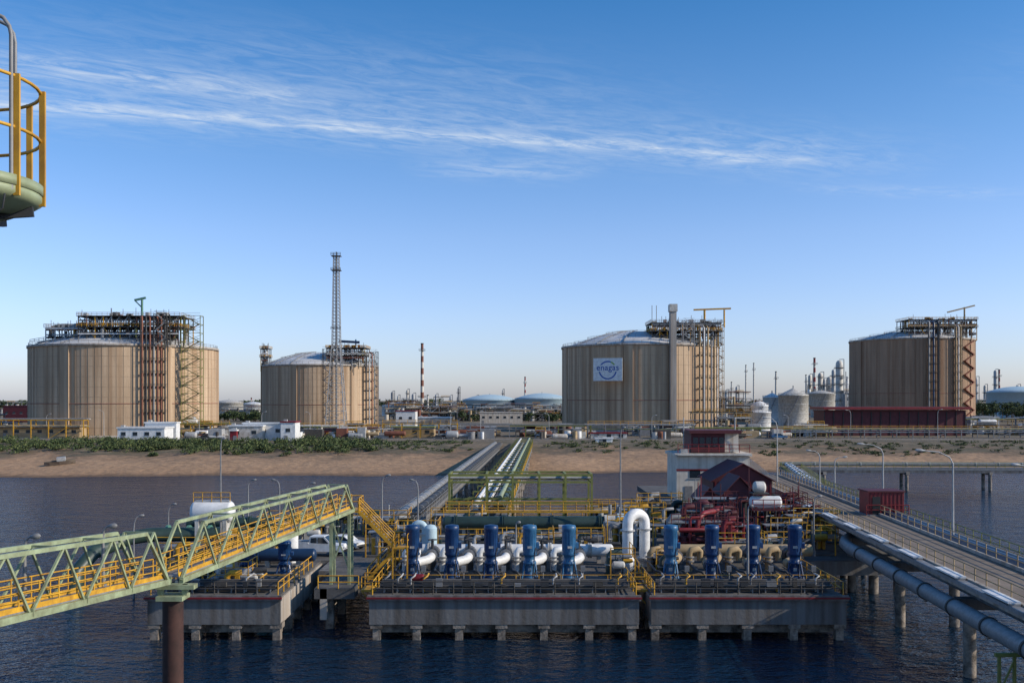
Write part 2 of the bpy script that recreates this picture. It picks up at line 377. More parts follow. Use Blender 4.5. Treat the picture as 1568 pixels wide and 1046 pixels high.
co=bpy.data.objects.new('lettering',cu); S.collection.objects.link(co); cu.materials.append(MATS['signblue'])
co.parent=so; co.location=(0,-.22,-.35); co.rotation_euler=(math.pi/2,0,0)

# ------------------------------------------------------------ lattice tower, chimney
b=B(); d=490; x=X(512,d)
b.lattice(x+1,d,5.4,Z(530,d),9.5,4.0,9,'greyl',.24)
b.lattice(x+1,d,Z(530,d),Z(392,d),4.0,2.6,26,'greyl',.17)
b.cyl((x+1,d,6),(x+1,d,Z(392,d)),.5,'grey',8); b.box(x-1.3,x+3.3,d-2,d+2,Z(415,d),Z(414,d),'steel_dark'); b.box(x-1.3,x+3.3,d-2,d+2,Z(393,d),Z(392,d),'steel_dark')
for zz_ in (Z(415,d),Z(392,d),Z(505,d)): b.rail([(x-1.4,d-2,zz_),(x+3.4,d-2,zz_)],'steel_dark',1.3,1.5,.1)
b.cyl((x+1,d,Z(392,d)),(x+1,d,Z(386,d)),.25,'dark',6); b.cyl((x-.6,d,Z(392,d)),(x-.6,d,Z(388,d)),.15,'dark',6)
stair_tower(b,x-5.5,d-2,4.5,3,5.5,Z(535,d),'steel_dark',3)
b.done('flare_lattice_tower')
def stack(u,vt,d,r,bands=0,k='greyl',name='refinery_stack',k2='red'):
    b=B(); z0=5;z1=Z(vt,d); n=12; x=X(u,d)
    for i in range(n):
        za=z0+(z1-z0)*i/n; zb=z0+(z1-z0)*(i+1)/n; ra=r*(1.25-.4*i/n); rb=r*(1.25-.4*(i+1)/n)
        kk=k2 if (bands and i>=n-bands and (n-i)%2==1) else k
        b.tube([(x,d,za),(x,d,zb)],[ra,rb],kk,12)
    b.tube([(x,d,z1),(x,d,z1+.8)],r,'dark',10); b.box(x-r*2,x+r*2,d-r*2,d+r*2,z1-6,z1-5.7,'grey')
    b.rail([(x-r*2,d-r*2,z1-5.7),(x+r*2,d-r*2,z1-5.7)],'grey',1.3,1.5,.1)
    b.done(name)
stack(646.5,527,900,1.4,11,'offwhite','refinery_chimney','rustpipe')

# ------------------------------------------------------------ refinery background
def column(u,vt,d,r,k='greyl'):
    b=B(); x=X(u,d); z1=Z(vt,d); b.lathe(x,d,[(r,5),(r,z1-r),(r*.8,z1-r*.4),(r*.4,z1),(0.02,z1+.1)],k,14)
    zz_=12
    while zz_<z1-3:
        b.lathe(x,d,[(r+.1,zz_),(r+1.3,zz_),(r+1.3,zz_+.3),(r+.1,zz_+.3)],'steel_dark',12); b.lathe(x,d,[(r+1.25,zz_+1.1),(r+1.3,zz_+1.1),(r+1.3,zz_+1.3),(r+1.25,zz_+1.3)],'grey',12); zz_+=7
    b.cyl((x+r+.8,d-.5,6),(x+r+.8,d-.5,z1+1),.35,'grey',6); b.cyl((x+r+.8,d-.5,z1+1),(x,d,z1+.8),.3,'grey',6)
    b.done('distillation_column')
def unit(u0,u1,vt,d,seed,name='refinery_process_unit',dep=18):
    rnd=random.Random(seed); b=B(); x0=X(u0,d);x1=X(u1,d);z1=Z(vt,d);z0=5.3
    n=max(2,int((x1-x0)/6)); lv=max(2,int((z1-z0)/5)); kk=['greyl','grey','steel_dark','whitew','rustpipe']
    for i in range(n+1):
        xx=x0+(x1-x0)*i/n; hh=z0+(z1-z0)*rnd.choice([.5,.75,1,1])
        for yy in (d,d+dep): b.beam((xx,yy,z0),(xx,yy,hh),.5,.5,'grey')
        if i<n:
            xb=x0+(x1-x0)*(i+1)/n; l=z0
            while l<hh-1:
                l+=(z1-z0)/lv; b.beam((xx,d,l),(xb,d,l),.5,.5,rnd.choice(kk)); b.box(xx,xb,d,d+dep,l,l+.3,'grey')
                if rnd.random()<.5: b.beam((xx,d,l-(z1-z0)/lv),(xb,d,l),.3,.3,'greyl')
                if rnd.random()<.4: b.rail([(xx,d,l),(xb,d,l)],rnd.choice(['greyl','yellow']),1.3,2,.12)
    for q in range(int((x1-x0)*.8)+6):
        xx=rnd.uniform(x0,x1);yy=rnd.uniform(d-5,d+dep); r=rnd.uniform(.4,1.6); hh=rnd.uniform(3,(z1-z0)*.9)
        c=rnd.random(); k=rnd.choice(kk+['white','offwhite','tan'])
        if c<.45: b.cyl((xx,yy,z0),(xx,yy,z0+hh),r,k,8)
        elif c<.7: zz_=z0+rnd.uniform(1,max(2,z1-z0-2)); b.hvessel((xx,yy,zz_),(xx+rnd.uniform(3,8),yy,zz_),r,k,10)
        elif c<.85: b.box(xx,xx+rnd.uniform(2,7),yy,yy+4,z0,z0+rnd.uniform(2,5),k)
        else: zz_=z0+rnd.uniform(.2,1)*(z1-z0); b.cyl((x0,yy,zz_),(x1,yy,zz_),.3,k,6)
    b.done(name)
def rtank(u0,u1,vt,d,k='white',dome=.1,cone=False,vb=None):
    b=B(); r=(u1-u0)*d/F/2; x=X((u0+u1)/2,d); z1=Z(vt,d)
    rise=r*(.5 if cone else dome*2)
    pr=[(r,5),(r,z1),(r+.2,z1+.02),(r+.2,z1+.3)]
    for i in range(1,9):
        t=i/8; rr=r*(1-t); pr.append((max(rr,.02),z1+.3+(rise*t if cone else rise*(1-(rr/r)**2))))
    b.lathe(x,d,pr,k,40)
    for i in range(3): b.lathe(x,d,[(r,7+(z1-7)*i/3),(r+.12,7.01+(z1-7)*i/3),(r+.12,7.25+(z1-7)*i/3),(r,7.26+(z1-7)*i/3)],'greyl',40)
    for i in range(14):
        a=-90+i*4; a2=a+4; h1=5.5+(z1-5.5)*i/14; h2=5.5+(z1-5.5)*(i+1)/14
        b.beam((*pol(x,d,r+.6,a+40),h1),(*pol(x,d,r+.6,a2+40),h2),.8,.3,'grey')
    pts=[(*pol(x,d,r,a),z1+.3) for a in range(-180,181,20)]
    for p,q in zip(pts,pts[1:]): b.rail([p,q],'greyl',1.1,5,.07)
    b.cyl((x,d,z1+rise),(x,d,z1+rise+1.5),.4,'greyl',8)
    b.done('storage_tank')
rtank(708,792,613,1000,'lightblue'); rtank(788,872,611,980,'lightblue'); rtank(1237,1277,603,800,'whitew'); rtank(1514,1600,601,760,'lightblue'); rtank(1570,1660,603,820,'white')
rtank(1192,1237,606,560,'whitew',cone=True); rtank(1168,1196,609,640,'white',cone=True); rtank(1146,1180,632,470,'white'); rtank(1150,1176,622,474,'white',.25)
rtank(330,372,617,900,'whitew'); rtank(372,404,619,950,'white'); rtank(585,640,622,900,'white')
for u,v,d,r in ((601,600,1000,1.6),(610,606,1010,1.2),(624,597,1000,1.3),(633,603,1000,1.8),(668,604,1050,1.4),(690,606,1000,1.2),(702,594,900,.8),(730,606,1100,1.6),(770,597,1050,.8),(1112,598,860,1.5),(1128,592,860,1.2),(1270,577,900,3),(1256,571,900,2.2),(1262,580,920,1.8),(1285,552,850,3.0),(1276,566,870,1.6),(1240,574,900,1.6),(1494,578,900,2.0),(1524,567,900,1.6),(1508,590,900,1.3),(1558,590,920,1.8)):
    column(u,v,d,r,random.choice(['greyl','whitew','grey','offwhite']))
for u,v,d,r,bn in ((1142,560,950,.7,0),(1154,557,950,.7,0),(1188,570,900,.9,0),(1247,549,1000,1.3,8),(804,578,1000,.8,6),(1530,567,950,.8,6),(1120,586,900,.7,0),(1234,575,900,.7,0),(655,606,900,1,0),(385,610,1000,.7,4)):
    stack(u,v,d,r,bn,'whitew')
for i,(a,c,v,d) in enumerate(((590,640,612,880),(640,700,608,900),(700,760,619,860),(760,860,618,900),(340,402,622,860),(1103,1150,600,780),(1150,1240,612,850),(1235,1310,590,880),(1292,1306,568,840),(1485,1568,612,850),(0,56,616,900),(-60,0,620,900),(1568,1660,610,870),(590,700,622,700),(700,860,624,680),(1110,1240,620,690))):
    unit(a,c,v,d,100+i)
def building(name,u0,u1,vt,d,k='white',roof=None,depth=12,win=True,z0=5.4,doors=1,parapet=True):
    x0,x1=X(u0,d),X(u1,d); z1=Z(vt,d); root=B()
    root.box(x0,x1,d,d+depth,z0,z1,k); o=root.done(name)
    def child(nm,bb):
        c=bb.done(nm); c.parent=o; c.matrix_parent_inverse=Matrix.Translation(o.location).inverted()
    r=B(); r.box(x0-.3,x1+.3,d-.3,d+depth+.3,z1+.003,z1+.45,roof or k); r.box(x0+.8,x0+2.0,d+.8,d+2,z1+.45,z1+1.1,'greyl'); child('roof',r)
    if win:
        w=B(); n=max(1,int((x1-x0)/4))
        for i in range(n):
            xx=x0+(i+.5)*(x1-x0)/n; zc=z0+(z1-z0)*.6
            w.box(xx-.8,xx+.8,d-.06,d+.05,zc-.6,zc+.6,'glass'); w.box(xx-1,xx+1,d-.12,d-.003,zc-.75,zc-.63,'greyl')
        child('windows',w)
    for i in range(doors):
        w=B(); xx=x0+1.2+i*5; w.box(xx,xx+1.2,d-.07,d+.05,z0,z0+2.1,'grey'); child('door',w)
    return o
building('white_service_building',180,252,656,346,'white',None,9); building('white_service_building',222,270,648,356,'white',None,4,False,5.4,0)
building('control_building',350,402,653,350,'whitew','white',8); building('control_building',372,436,649,354,'white','white',5); building('red_white_shelter',430,452,647,348,'white','red',8); building('red_white_shelter',352,362,660,346,'red','white',2,False)
building('tan_substation',0,122,653,372,'tan','tan',10); building('tan_substation',588,664,655,380,'tan','olive',10)
building('small_office',606,636,630,520,'white','red'); building('low_warehouse',735,800,632,600,'offwhite','offwhite'); building('low_warehouse',5,60,622,640,'darkred','darkred',20)
building('low_warehouse',465,540,655,400,'darkred','whitew',10); building('guard_hut',912,938,672,340,'white','white',3,True,5.2); building('low_warehouse',640,690,640,500,'whitew','white',10)
building('low_warehouse',905,960,664,372,'whitew','red',6); building('low_warehouse',1490,1530,640,480,'whitew','greyl',10)
o=building('red_pipeline_warehouse',1262,1478,630,400,'darkred','darkred',14,False,5.4,0)
b=B(); x0,x1=X(1262,400),X(1478,400)
for i in range(16): xx=x0+(x1-x0)*i/15; b.box(xx-.15,xx+.15,399.8,399.97,5.4,Z(630,400)-.1,'black')
b.box(x0-1,x1+1,397.5,416,Z(629,400)+.5,Z(624,400)+.2,'red'); c=b.done('roof_cladding'); c.parent=o; c.matrix_parent_inverse=Matrix.Translation(o.location).inverted()

def pipe_rack(u0,u1,d,h,seed,k='yellow',name='pipe_rack',z0=5.4):
    rnd=random.Random(seed); b=B(); x0,x1=X(u0,d),X(u1,d); n=max(1,int((x1-x0)/6))
    for i in range(n+1):
        xx=x0+(x1-x0)*i/n
        for yy in (d,d+4): b.beam((xx,yy,z0),(xx,yy,z0+h),.3,.3,k)
        for hh in (h*.6,h): b.beam((xx,d,z0+hh),(xx,d+4,z0+hh),.3,.35,k)
        if i<n:
            b.beam((xx,d,z0+h),(x0+(x1-x0)*(i+1)/n,d,z0+h),.2,.3,k)
            if i%4==1: b.beam((xx,d,z0),(x0+(x1-x0)*(i+1)/n,d,z0+h*.6),.18,.18,k)
    for hh in (h*.6,h):
        for j in range(5): b.cyl((x0-1,d+.5+j*.75,z0+hh+.4),(x1+1,d+.5+j*.75,z0+hh+.4),rnd.uniform(.12,.25),rnd.choice(['white','greyl','grey','olive','grey','dark']),6)
    if rnd.random()<.6: b.rail([(x0,d-.3,z0+h+.2),(x1,d-.3,z0+h+.2)],'yellow',1.3,3,.07)
    b.done(name)
for i,(a,c,d,h,k) in enumerate(((-60,128,369,7,'yellow'),(120,190,380,4,'olive'),(262,352,385,5,'yellow'),(452,520,388,4,'olive'),(520,598,378,3.5,'yellow'),(586,700,374,5.5,'yellow'),(690,780,378,5,'grey'),(780,905,384,4.5,'olive'),(900,1062,376,5,'grey'),(1060,1270,380,3.5,'olive'),(1200,1620,374,3.2,'grey'),(-80,0,420,8,'grey'),(1060,1150,420,9,'tan'),(1480,1620,420,6,'tan'))):
    pipe_rack(a,c,d,h,300+i,k)
for i,(a,c,v,d) in enumerate(((262,300,632,400),(305,345,650,395),(452,492,652,395),(530,585,650,400),(665,705,652,390),(700,760,654,395),(790,850,652,392),(855,900,650,398),(960,1010,648,400),(1015,1062,645,395),(1100,1150,640,420),(1210,1262,650,395),(1480,1520,638,420),(1540,1600,640,410),(-20,20,648,400),(140,182,655,388),(560,600,655,371),(672,700,658,372),(715,745,660,371),(820,850,660,371),(865,890,658,371),(1000,1020,660,371),(1110,1150,660,371),(1180,1200,662,371),(290,350,660,371),(455,475,662,371),(500,560,664,371))):
    unit(a,c,v,d,500+i,'process_skid',8 if d>380 else 5)
def street_lamp(x,y,z0,h,arm=1.5,ang=0,k='greyl'):
    b=B(); ca,sa=math.cos(ang),math.sin(ang); r=.09
    b.tube([(0,0,0),(0,0,h*.86)],[r*1.4,r*.8],k,8); b.cyl((0,0,0),(0,0,.5),.2,k,8)
    b.tube([(0,0,h*.86),(ca*.12*arm,sa*.12*arm,h*.93),(ca*.5*arm,sa*.5*arm,h*.985),(ca*arm,sa*arm,h)],[r*.8,r*.7,r*.6,r*.5],k,8)
    p=Vector((ca*arm,sa*arm,h)); hl=min(.9,.35+arm*.3); q=p+Vector((ca*hl,sa*hl,.06))
    b.tube([p-Vector((ca*.05,sa*.05,0)),p.lerp(q,.3),p.lerp(q,.8),q],[.05,.13,.14,.05],k,8)
    o=b.done('street_lamp',(0,0,0)); o.location=(x,y,z0); return o
for u in (60,160,300,395,470,690,735,842,1000,1215,1310,1440,1540):
    street_lamp(X(u,371),370+random.uniform(0,12),5.4,random.uniform(8,11),1.2,random.choice([0,math.pi]))
def car(name,body='white',pick=False):
    b=B(); L=5.2 if pick else 4.3; W=.9
    if pick:
        b.prism([(-2.6,.45),(-2.6,1.15),(-.75,1.18),(2.45,1.05),(2.6,.8),(2.62,.45)],-W,W,body)
        b.prism([(-.75,1.18),(-.65,1.85),(.75,1.88),(1.45,1.13)],-W+.1,W-.1,body)
        b.prism([(-.55,1.25),(-.5,1.72),(.05,1.75),(.05,1.22)],-W+.07,W-.07,'glass'); b.prism([(.13,1.22),(.13,1.75),(.68,1.76),(1.2,1.2)],-W+.07,W-.07,'glass')
        b.add([(.80,-.7,1.84),(1.46,-.74,1.17),(1.46,.74,1.17),(.80,.7,1.84)],[(0,1,2,3)],'glass')
        b.box(-2.5,-.85,-.75,.75,1.16,1.185,'dark')
        for yy in (-.86,.86): b.box(-2.6,-.75,yy-.04,yy+.04,1.15,1.32,body)
    else:
        b.prism([(-2.1,.4),(-2.15,.95),(-1.2,1.0),(1.2,.95),(2.1,.78),(2.15,.4)],-.85,.85,body)
        b.prism([(-1.9,.95),(-1.3,1.42),(.3,1.45),(1.15,.93)],-.75,.75,body)
        b.prism([(-1.6,.99),(-1.2,1.34),(-.3,1.37),(-.3,.99)],-.775,.775,'glass'); b.prism([(-.2,.99),(-.2,1.37),(.25,1.37),(.9,.97)],-.775,.775,'glass')
    for xx in (-L*.33,L*.33):
        for yy in (-1,1):
            b.cyl((xx,yy*(W-.22),.36),(xx,yy*(W+.01),.36),.36,'tyre',16); b.cyl((xx,yy*(W+.01),.36),(xx,yy*(W+.03),.36),.2,'greyl',10)
    b.box(L/2-.03,L/2+.06,-.8,.8,.4,.6,'dark'); b.box(-L/2-.08,-L/2+.02,-.8,.8,.4,.6,'dark'); b.box(L/2-.08,L/2+.03,-.8,-.5,.72,.88,'greyl'); b.box(L/2-.08,L/2+.03,.5,.8,.72,.88,'greyl')
    return b.done(name,(0,0,0))
pk=car('pickup_truck','white',True); pk.location=(X(488,104.5),104.5,3.72); pk.rotation_euler=(0,0,-.12); pk.scale=(1.1,1.05,1.1)
c1=car('parked_car','white'); c1.location=(X(530,109),109,3.72); c1.rotation_euler=(0,0,-.5)
c2=car('parked_car','dark'); c2.location=(X(672,363),363,5.53)
c3=car('parked_car','bluel'); c3.location=(X(1193,363),363,5.53); c3.scale=(1.3,1.2,1.5)
c4=inst(c2,(X(312,366),366,5.53),math.pi)
b=B(); pts=[(-4,.0),(-2.5,.9),(0,1.2),(2.5,1.1),(4,.7)]
vs=[]
for x_,w in pts: vs+=[(x_,-w,1.2),(x_,-w*.5,.1),(x_,w*.5,.1),(x_,w,1.2)]
fs=[(i*4+j,i*4+j+1,(i+1)*4+j+1,(i+1)*4+j) for i in range(4) for j in range(3)]
b.add(vs,fs,'wood'); b.box(-.6,1.6,-.7,.7,1.0,2.1,'greyl'); b.beam((-4,0,1.2),(4,0,1.2),.2,.2,'wood')
o=b.done('stranded_boat',(0,0,0)); o.location=(X(92,276),276,gh(X(92,276),276)); o.rotation_euler=(.15,-.1,.3)

# ------------------------------------------------------------ vegetation
def foliage(name,blobs,per,leaf,keys=('leafd','leafm','leafl'),trunk=False):
    b=B(); rnd=random.Random(len(blobs)*7+per)
    for (x,y,z,rx,rz) in blobs:
        if trunk:
            b.tube([(x,y,5.2),(x+rnd.uniform(-.3,.3),y,z)],[.35,.15],'bark',6)
            for q in range(3): b.tube([(x,y,z-rz*.7),(x+rnd.uniform(-1,1)*rx*.6,y+rnd.uniform(-1,1),z+rnd.uniform(0,.5)*rz)],[.15,.05],'bark',5)
        lobes=[(rnd.uniform(-.5,.5)*rx,rnd.uniform(-.5,.5)*rx,rnd.uniform(-.3,.5)*rz,rnd.uniform(.35,.65)) for _ in range(6)]
        for i in range(per):
            lx,ly,lz,ls=rnd.choice(lobes)
            g=rnd.uniform(0,6.283); t=math.acos(rnd.uniform(-1,1)); rr=rnd.random()**.4*ls
            px=x+lx+rr*rx*math.sin(t)*math.cos(g); py=y+ly+rr*rx*math.sin(t)*math.sin(g); pz=z+lz+rr*rz*math.cos(t)
            a=Vector((rnd.gauss(0,1),rnd.gauss(0,1),rnd.gauss(0,1))).normalized(); c=a.orthogonal().normalized(); e_=a.cross(c); s_=leaf*rnd.uniform(.6,1.4); p=Vector((px,py,pz))
            b.add([p-c*s_,p+e_*s_*.6,p+c*s_,p-e_*s_*.6],[(0,1,2,3)],keys[0] if rnd.random()<.25 else rnd.choice(keys))
    b.done(name)
bl=[]
for i in range(430):
    u=random.triangular(-60,590,520) if i<230 else random.uniform(-120,585)
    d=random.uniform(302,342)-(random.random()<.14)*10; x=X(u,d); r=random.uniform(1.0,2.7) if random.random()<.7 else random.uniform(.5,1.2)
    if 170<u<460 and d>330: r*=.5
    bl.append((x,d,gh(x,d)+r*.42,r*1.6,r*.8))
foliage('shoreline_shrubs',bl,130,.30,('leafm','leafd','leafl'))
bl=[]
for i in range(300):
    u=random.choice([random.uniform(590,720),random.uniform(830,1050),random.uniform(1160,1600),random.uniform(1160,1700)]); d=random.uniform(303,345); x=X(u,d); r=random.uniform(.4,1.2)
    bl.append((x,d,gh(x,d)+r*.3,r*2.0,r*.6))
foliage('dune_scrub',bl,60,.22,('leafd','leafm','leafl'))
bl=[]
for i in range(420):
    d=random.uniform(1150,1500); u=random.uniform(-250,1800); h=random.uniform(11,16)
    bl.append((X(u,d),d,h,random.uniform(6,10),random.uniform(4,6)))
foliage('distant_tree_row',bl,70,1.7,('leafd','leafm'))
bl=[]
for i in range(70):
    u=random.choice([random.uniform(325,403),random.uniform(1482,1580),random.uniform(1490,1600),random.uniform(700,860)]); d=random.uniform(640,720)
    hh=random.uniform(9,12) if u<900 else random.uniform(12,18)
    bl.append((X(u,d),d,hh-2,random.uniform(4,6.5),random.uniform(3,4.5)))
foliage('pine_tree_belt',bl,260,.6,('leafd','leafm'),True)

# ------------------------------------------------------------ pump platforms
DK=3.7
def platform(name,x0,x1,y0,y1,piles,zb=1.35):
    b=B()
    b.box(x0,x1,y0,y1,DK-.5,DK,'concrete_deck')
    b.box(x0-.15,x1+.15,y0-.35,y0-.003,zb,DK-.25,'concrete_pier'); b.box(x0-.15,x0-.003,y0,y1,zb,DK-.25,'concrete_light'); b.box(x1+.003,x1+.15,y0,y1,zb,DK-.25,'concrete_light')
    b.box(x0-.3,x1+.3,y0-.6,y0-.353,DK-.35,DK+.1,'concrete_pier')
    b.box(x0-.35,x1+.35,y0-.72,y0-.603,DK-.18,DK-.04,'red')
    for px in piles:
        for yy in [y0+.2+k*4 for k in range(int((y1-y0)/4)+1)]:
            b.box(px-.32,px+.32,yy-.35,yy+.35,-4,zb+.5,'pile_concrete'); b.box(px-.5,px+.5,yy-.5,yy+.5,zb-.35,zb+.1,'pile_concrete')
    b.box(x0,x1,y0+.8,y0+1.2,zb-.9,zb+.3,'pile_concrete')
    b.done(name)
P0=83
pilesM=[X(u,P0) for u in (577,638,703,768,833,902,968)]; pilesR=[X(u,P0) for u in (1003,1075,1144,1215,1285)]; pilesL=[X(u,P0) for u in (237,300,362,424)]
platform('concrete_pump_platform',X(569,P0),X(975,P0),P0,101,pilesM)
platform('concrete_pump_platform',X(999,P0),X(1291,P0),P0,101,pilesR)
platform('concrete_pump_platform',X(231,P0),X(428,P0),P0,101,pilesL)
b=B(); b.box(-33,40,101.01,136,DK-.8,DK-.01,'concrete_deck'); b.box(-33,40,100.9,101.2,2.2,DK-.1,'concrete_pier'); b.box(X(488,95),X(545,95),95,101,DK-1.2,DK-.02,'concrete_pier')
for i in range(13):
    for yy in (103,112,121,130): b.cyl((-31+i*5.7,yy,-4),(-31+i*5.7,yy,DK-.7),.5,'pile_concrete',12)
b.rail([(-33,136,DK),(40,136,DK)],'yellow',1.15,2,.05); b.rail([(-33,101.2,DK),(-33,136,DK)],'yellow',1.15,2,.05)
b.done('jetty_deck')
def frontrail(u0,u1,name='front_guardrail'):
    b=B(); x0,x1=X(u0,P0),X(u1,P0)
    b.rail([(x0,P0-.3,DK+.05),(x1,P0-.3,DK+.05)],'steel_dark',1.15,1.6,.045)
    b.rail([(x0,P0-.3,DK),(x0,P0+14,DK)],'yellow',1.15,1.8,.055); b.rail([(x1,P0-.3,DK),(x1,P0+14,DK)],'yellow',1.15,1.8,.055)
    b.rail([(x0,P0+3.4,DK),(x1,P0+3.4,DK)],'yellow',1.1,1.9,.03)
    b.done(name)
    b=B(); rnd=random.Random(u0)
    b.box(x0+.5,x1-.5,P0+.9,P0+1.4,DK+.5,DK+.65,'steel_dark'); b.box(x0+.5,x1-.5,P0+2.2,P0+2.6,DK+.2,DK+.9,'concrete_deck')
    for j,r in enumerate((.12,.17,.09)): b.cyl((x0+.4,P0+1.6+j*.35,DK+.45+j*.15),(x1-.4,P0+1.6+j*.35,DK+.45+j*.15),r,['steel_dark','dark','dark'][j],8)
    xx=x0+.8
    while xx<x1-.8:
        b.beam((xx,P0+1.1,DK),(xx,P0+1.1,DK+.55),.1,.1,'grey')
        if rnd.random()<.6: b.box(xx,xx+rnd.uniform(.3,.9),P0+.6,P0+.9,DK+.6,DK+rnd.uniform(.8,1.4),rnd.choice(['grey','dark','dark','dark','steel_dark']))
        if rnd.random()<.45: b.tube([(xx,P0+1.7,DK),(xx,P0+1.7,DK+1.1),(xx+.3,P0+1.7,DK+1.3),(xx+.3,P0+3,DK+1.3)],.08,rnd.choice(['greyl','grey','yellow','dark']),6)
        xx+=1.1
    b.done('cable_tray_and_drain_piping')
frontrail(571,973); frontrail(1001,1289); frontrail(233,427)
b=B(); x=X(641,86); b.cyl((x,85.5,DK),(x,85.5,DK+.9),.12,'red',8); b.hvessel((x-.4,85.5,DK+1.0),(x+.4,85.5,DK+1.0),.35,'red',12); b.done('fire_hydrant')
def pump(body='blue'):
    b=B()
    b.box(-.85,.85,-.85,.85,0,.25,'concrete_deck')
    b.lathe(0,0,[(.60,.25),(.60,.4),(.46,.45),(.46,1.45),(.60,1.5),(.60,1.68),(.48,1.72),(.48,2.25),(.66,2.3),(.66,2.45)],body,20)
    b.lathe(0,0,[(.60,2.45),(.61,4.5),(.65,4.55),(.65,4.75),(.6,4.95),(.25,5.02),(.02,5.02)],body,24)
    for i in range(16):
        g=2*math.pi*i/16; b.beam((.61*math.cos(g),.61*math.sin(g),2.65),(.61*math.cos(g),.61*math.sin(g),4.4),.03,.03,body)
    b.box(.58,.86,-.22,.22,2.9,3.4,body); b.box(-.2,.2,-.66,-.58,2.95,3.15,'greyl')
    for i in range(8):
        g=2*math.pi*i/8; b.cyl((.53*math.cos(g),.53*math.sin(g),1.4),(.53*math.cos(g),.53*math.sin(g),1.8),.03,'grey',5)
    for sx in (-1,1): b.beam((sx*.7,-.5,.25),(sx*.5,-.3,1.5),.12,.12,body)
    b.box(-.15,.15,-.52,-.45,.9,1.15,'greyl'); b.box(.1,.6,.3,.5,.8,1.2,'dark')
    b.tube([(.3,-.5,.25),(.35,-.62,1.2),(.42,-.6,2.2),(.55,-.3,3.0)],.045,'dark',5)
    b.cyl((0,.4,1.15),(0,1.3,1.15),.38,body,14); b.cyl((0,1.1,1.15),(0,1.25,1.15),.55,'grey',14)
    return b.done('vertical_pump',(0,0,0))
pb=pump(); pl_=pump('bluel')  # second pump copy in lighter blue: sunlight on these pumps put into their colour
locs=[(632,0),(692,0),(752,0),(811,1),(871,1),(1027,1),(1090,0),(1153,0),(1217,0)]
PY=90
first=[True,True]
for u,t in locs:
    src=pl_ if t else pb
    if first[t]: src.location=(X(u,PY),PY,DK+.004); first[t]=False
    else: inst(src,(X(u,PY),PY,DK+.004),random.uniform(-.25,.25))
for u in (377,436): inst(pb,(X(u,93),93,DK+.004),0,(.95,.95,.62))
def discharge(u,k='whitew'):
    b=B(); x=X(u,PY)
    b.tube([(x,91.3,4.85),(x,92.6,4.85),(x+.25,93.0,4.85),(x+1.1,93.5,5.0),(x+1.3,94,5.1),(x+1.3,99.4,5.1)],.42,k,14)
    for yy in (94.6,95.1,97.2,97.7): b.cyl((x+1.3,yy,5.1),(x+1.3,yy+.15,5.1),.62,'grey',16)
    b.cyl((x+1.3,96.1,5.1),(x+1.3,96.1,6.5),.14,'dark',8); b.cyl((x+1.3,96.0,5.1),(x+1.3,96.9,5.1),.6,'dark',12)
    n=16
    pts=[(x+1.3+.42*math.cos(6.2832*i/n),96.1+.42*math.sin(6.2832*i/n),6.5) for i in range(n+1)]; b.tube(pts,.04,'dark',5)
    b.tube([(x-1.2,94.8,3.7),(x-1.2,94.8,5.4),(x-1.0,94.8,5.7),(x-.3,95.2,5.75),(x-.05,95.4,5.5),(x-.05,95.4,4.6)],.3,k,12)
    b.cyl((x-1.2,94.8,4.6),(x-1.2,94.8,4.75),.48,'grey',12); b.cyl((x-1.2,94.8,5.0),(x-1.2,94.8,5.1),.48,'grey',12)
    b.box(x+.9,x+1.7,95.6,95.9,3.7,4.7,'concrete_deck')
    b.cyl((x+1.15,88.2,DK),(x+1.15,88.2,DK+1.1),.05,'grey',6); b.box(x+.95,x+1.35,88.1,88.3,DK+1.1,DK+1.6,'grey')
    pts=[(x+.7+.33*math.cos(6.2832*i/n),88.0,DK+.9+.33*math.sin(6.2832*i/n)) for i in range(n+1)]; b.tube(pts,.045,'dark',5)
    b.cyl((x+.7,88.0,DK+.9),(x+.7,89,DK+.9),.07,'dark',6)
    b.tube([(x-.9,88.5,DK),(x-.9,88.5,DK+.7),(x-1.2,88.5,DK+1.0),(x-1.5,89,DK+1.0),(x-1.5,93,DK+1.0)],.12,'dark',8)
    b.done('pump_discharge_piping')
for u,t in locs: discharge(u,'white' if u<1000 else 'tan')
def header(name,u0,u1,y,z,r,k,fl='greyl',step=4):
    b=B(); x0,x1=X(u0,y),X(u1,y); b.hvessel((x0,y,z),(x1,y,z),r,k,18)
    xx=x0+1
    while xx<x1-.5:
        b.cyl((xx,y,z),(xx+.14,y,z),r+.14,fl,18); b.cyl((xx+.22,y,z),(xx+.36,y,z),r+.14,fl,18); b.box(xx+.9,xx+1.3,y-.3,y+.3,DK-.01,z-r*.8,'concrete_light'); xx+=step
    b.done(name)
header('white_header_pipe',640,935,99.6,4.95,.62,'white','whitew'); header('header_pipe',1010,1240,99.6,4.95,.6,'tan','grey')
header('green_seawater_header',682,935,114,5.9,.78,'greenpipe','greenpipe',5.5)
header('blue_header_pipe',330,480,97,4.9,.62,'darkblue','darkblue',3)
header('green_seawater_pipe',290,475,118,5.4,.7,'greenpipe','greenpipe',6)
b=B(); b.cyl((X(925,114),114,5.9),(X(945,114),114,5.9),.95,'whitew',18); b.cyl((X(945,114),114,5.9),(X(955,114),114,5.9),1.1,'lightblue',18); b.cyl((X(934,114),114,5.9),(X(934,114),114,8),.2,'grey',8); b.done('header_isolation_valve')
b=B()
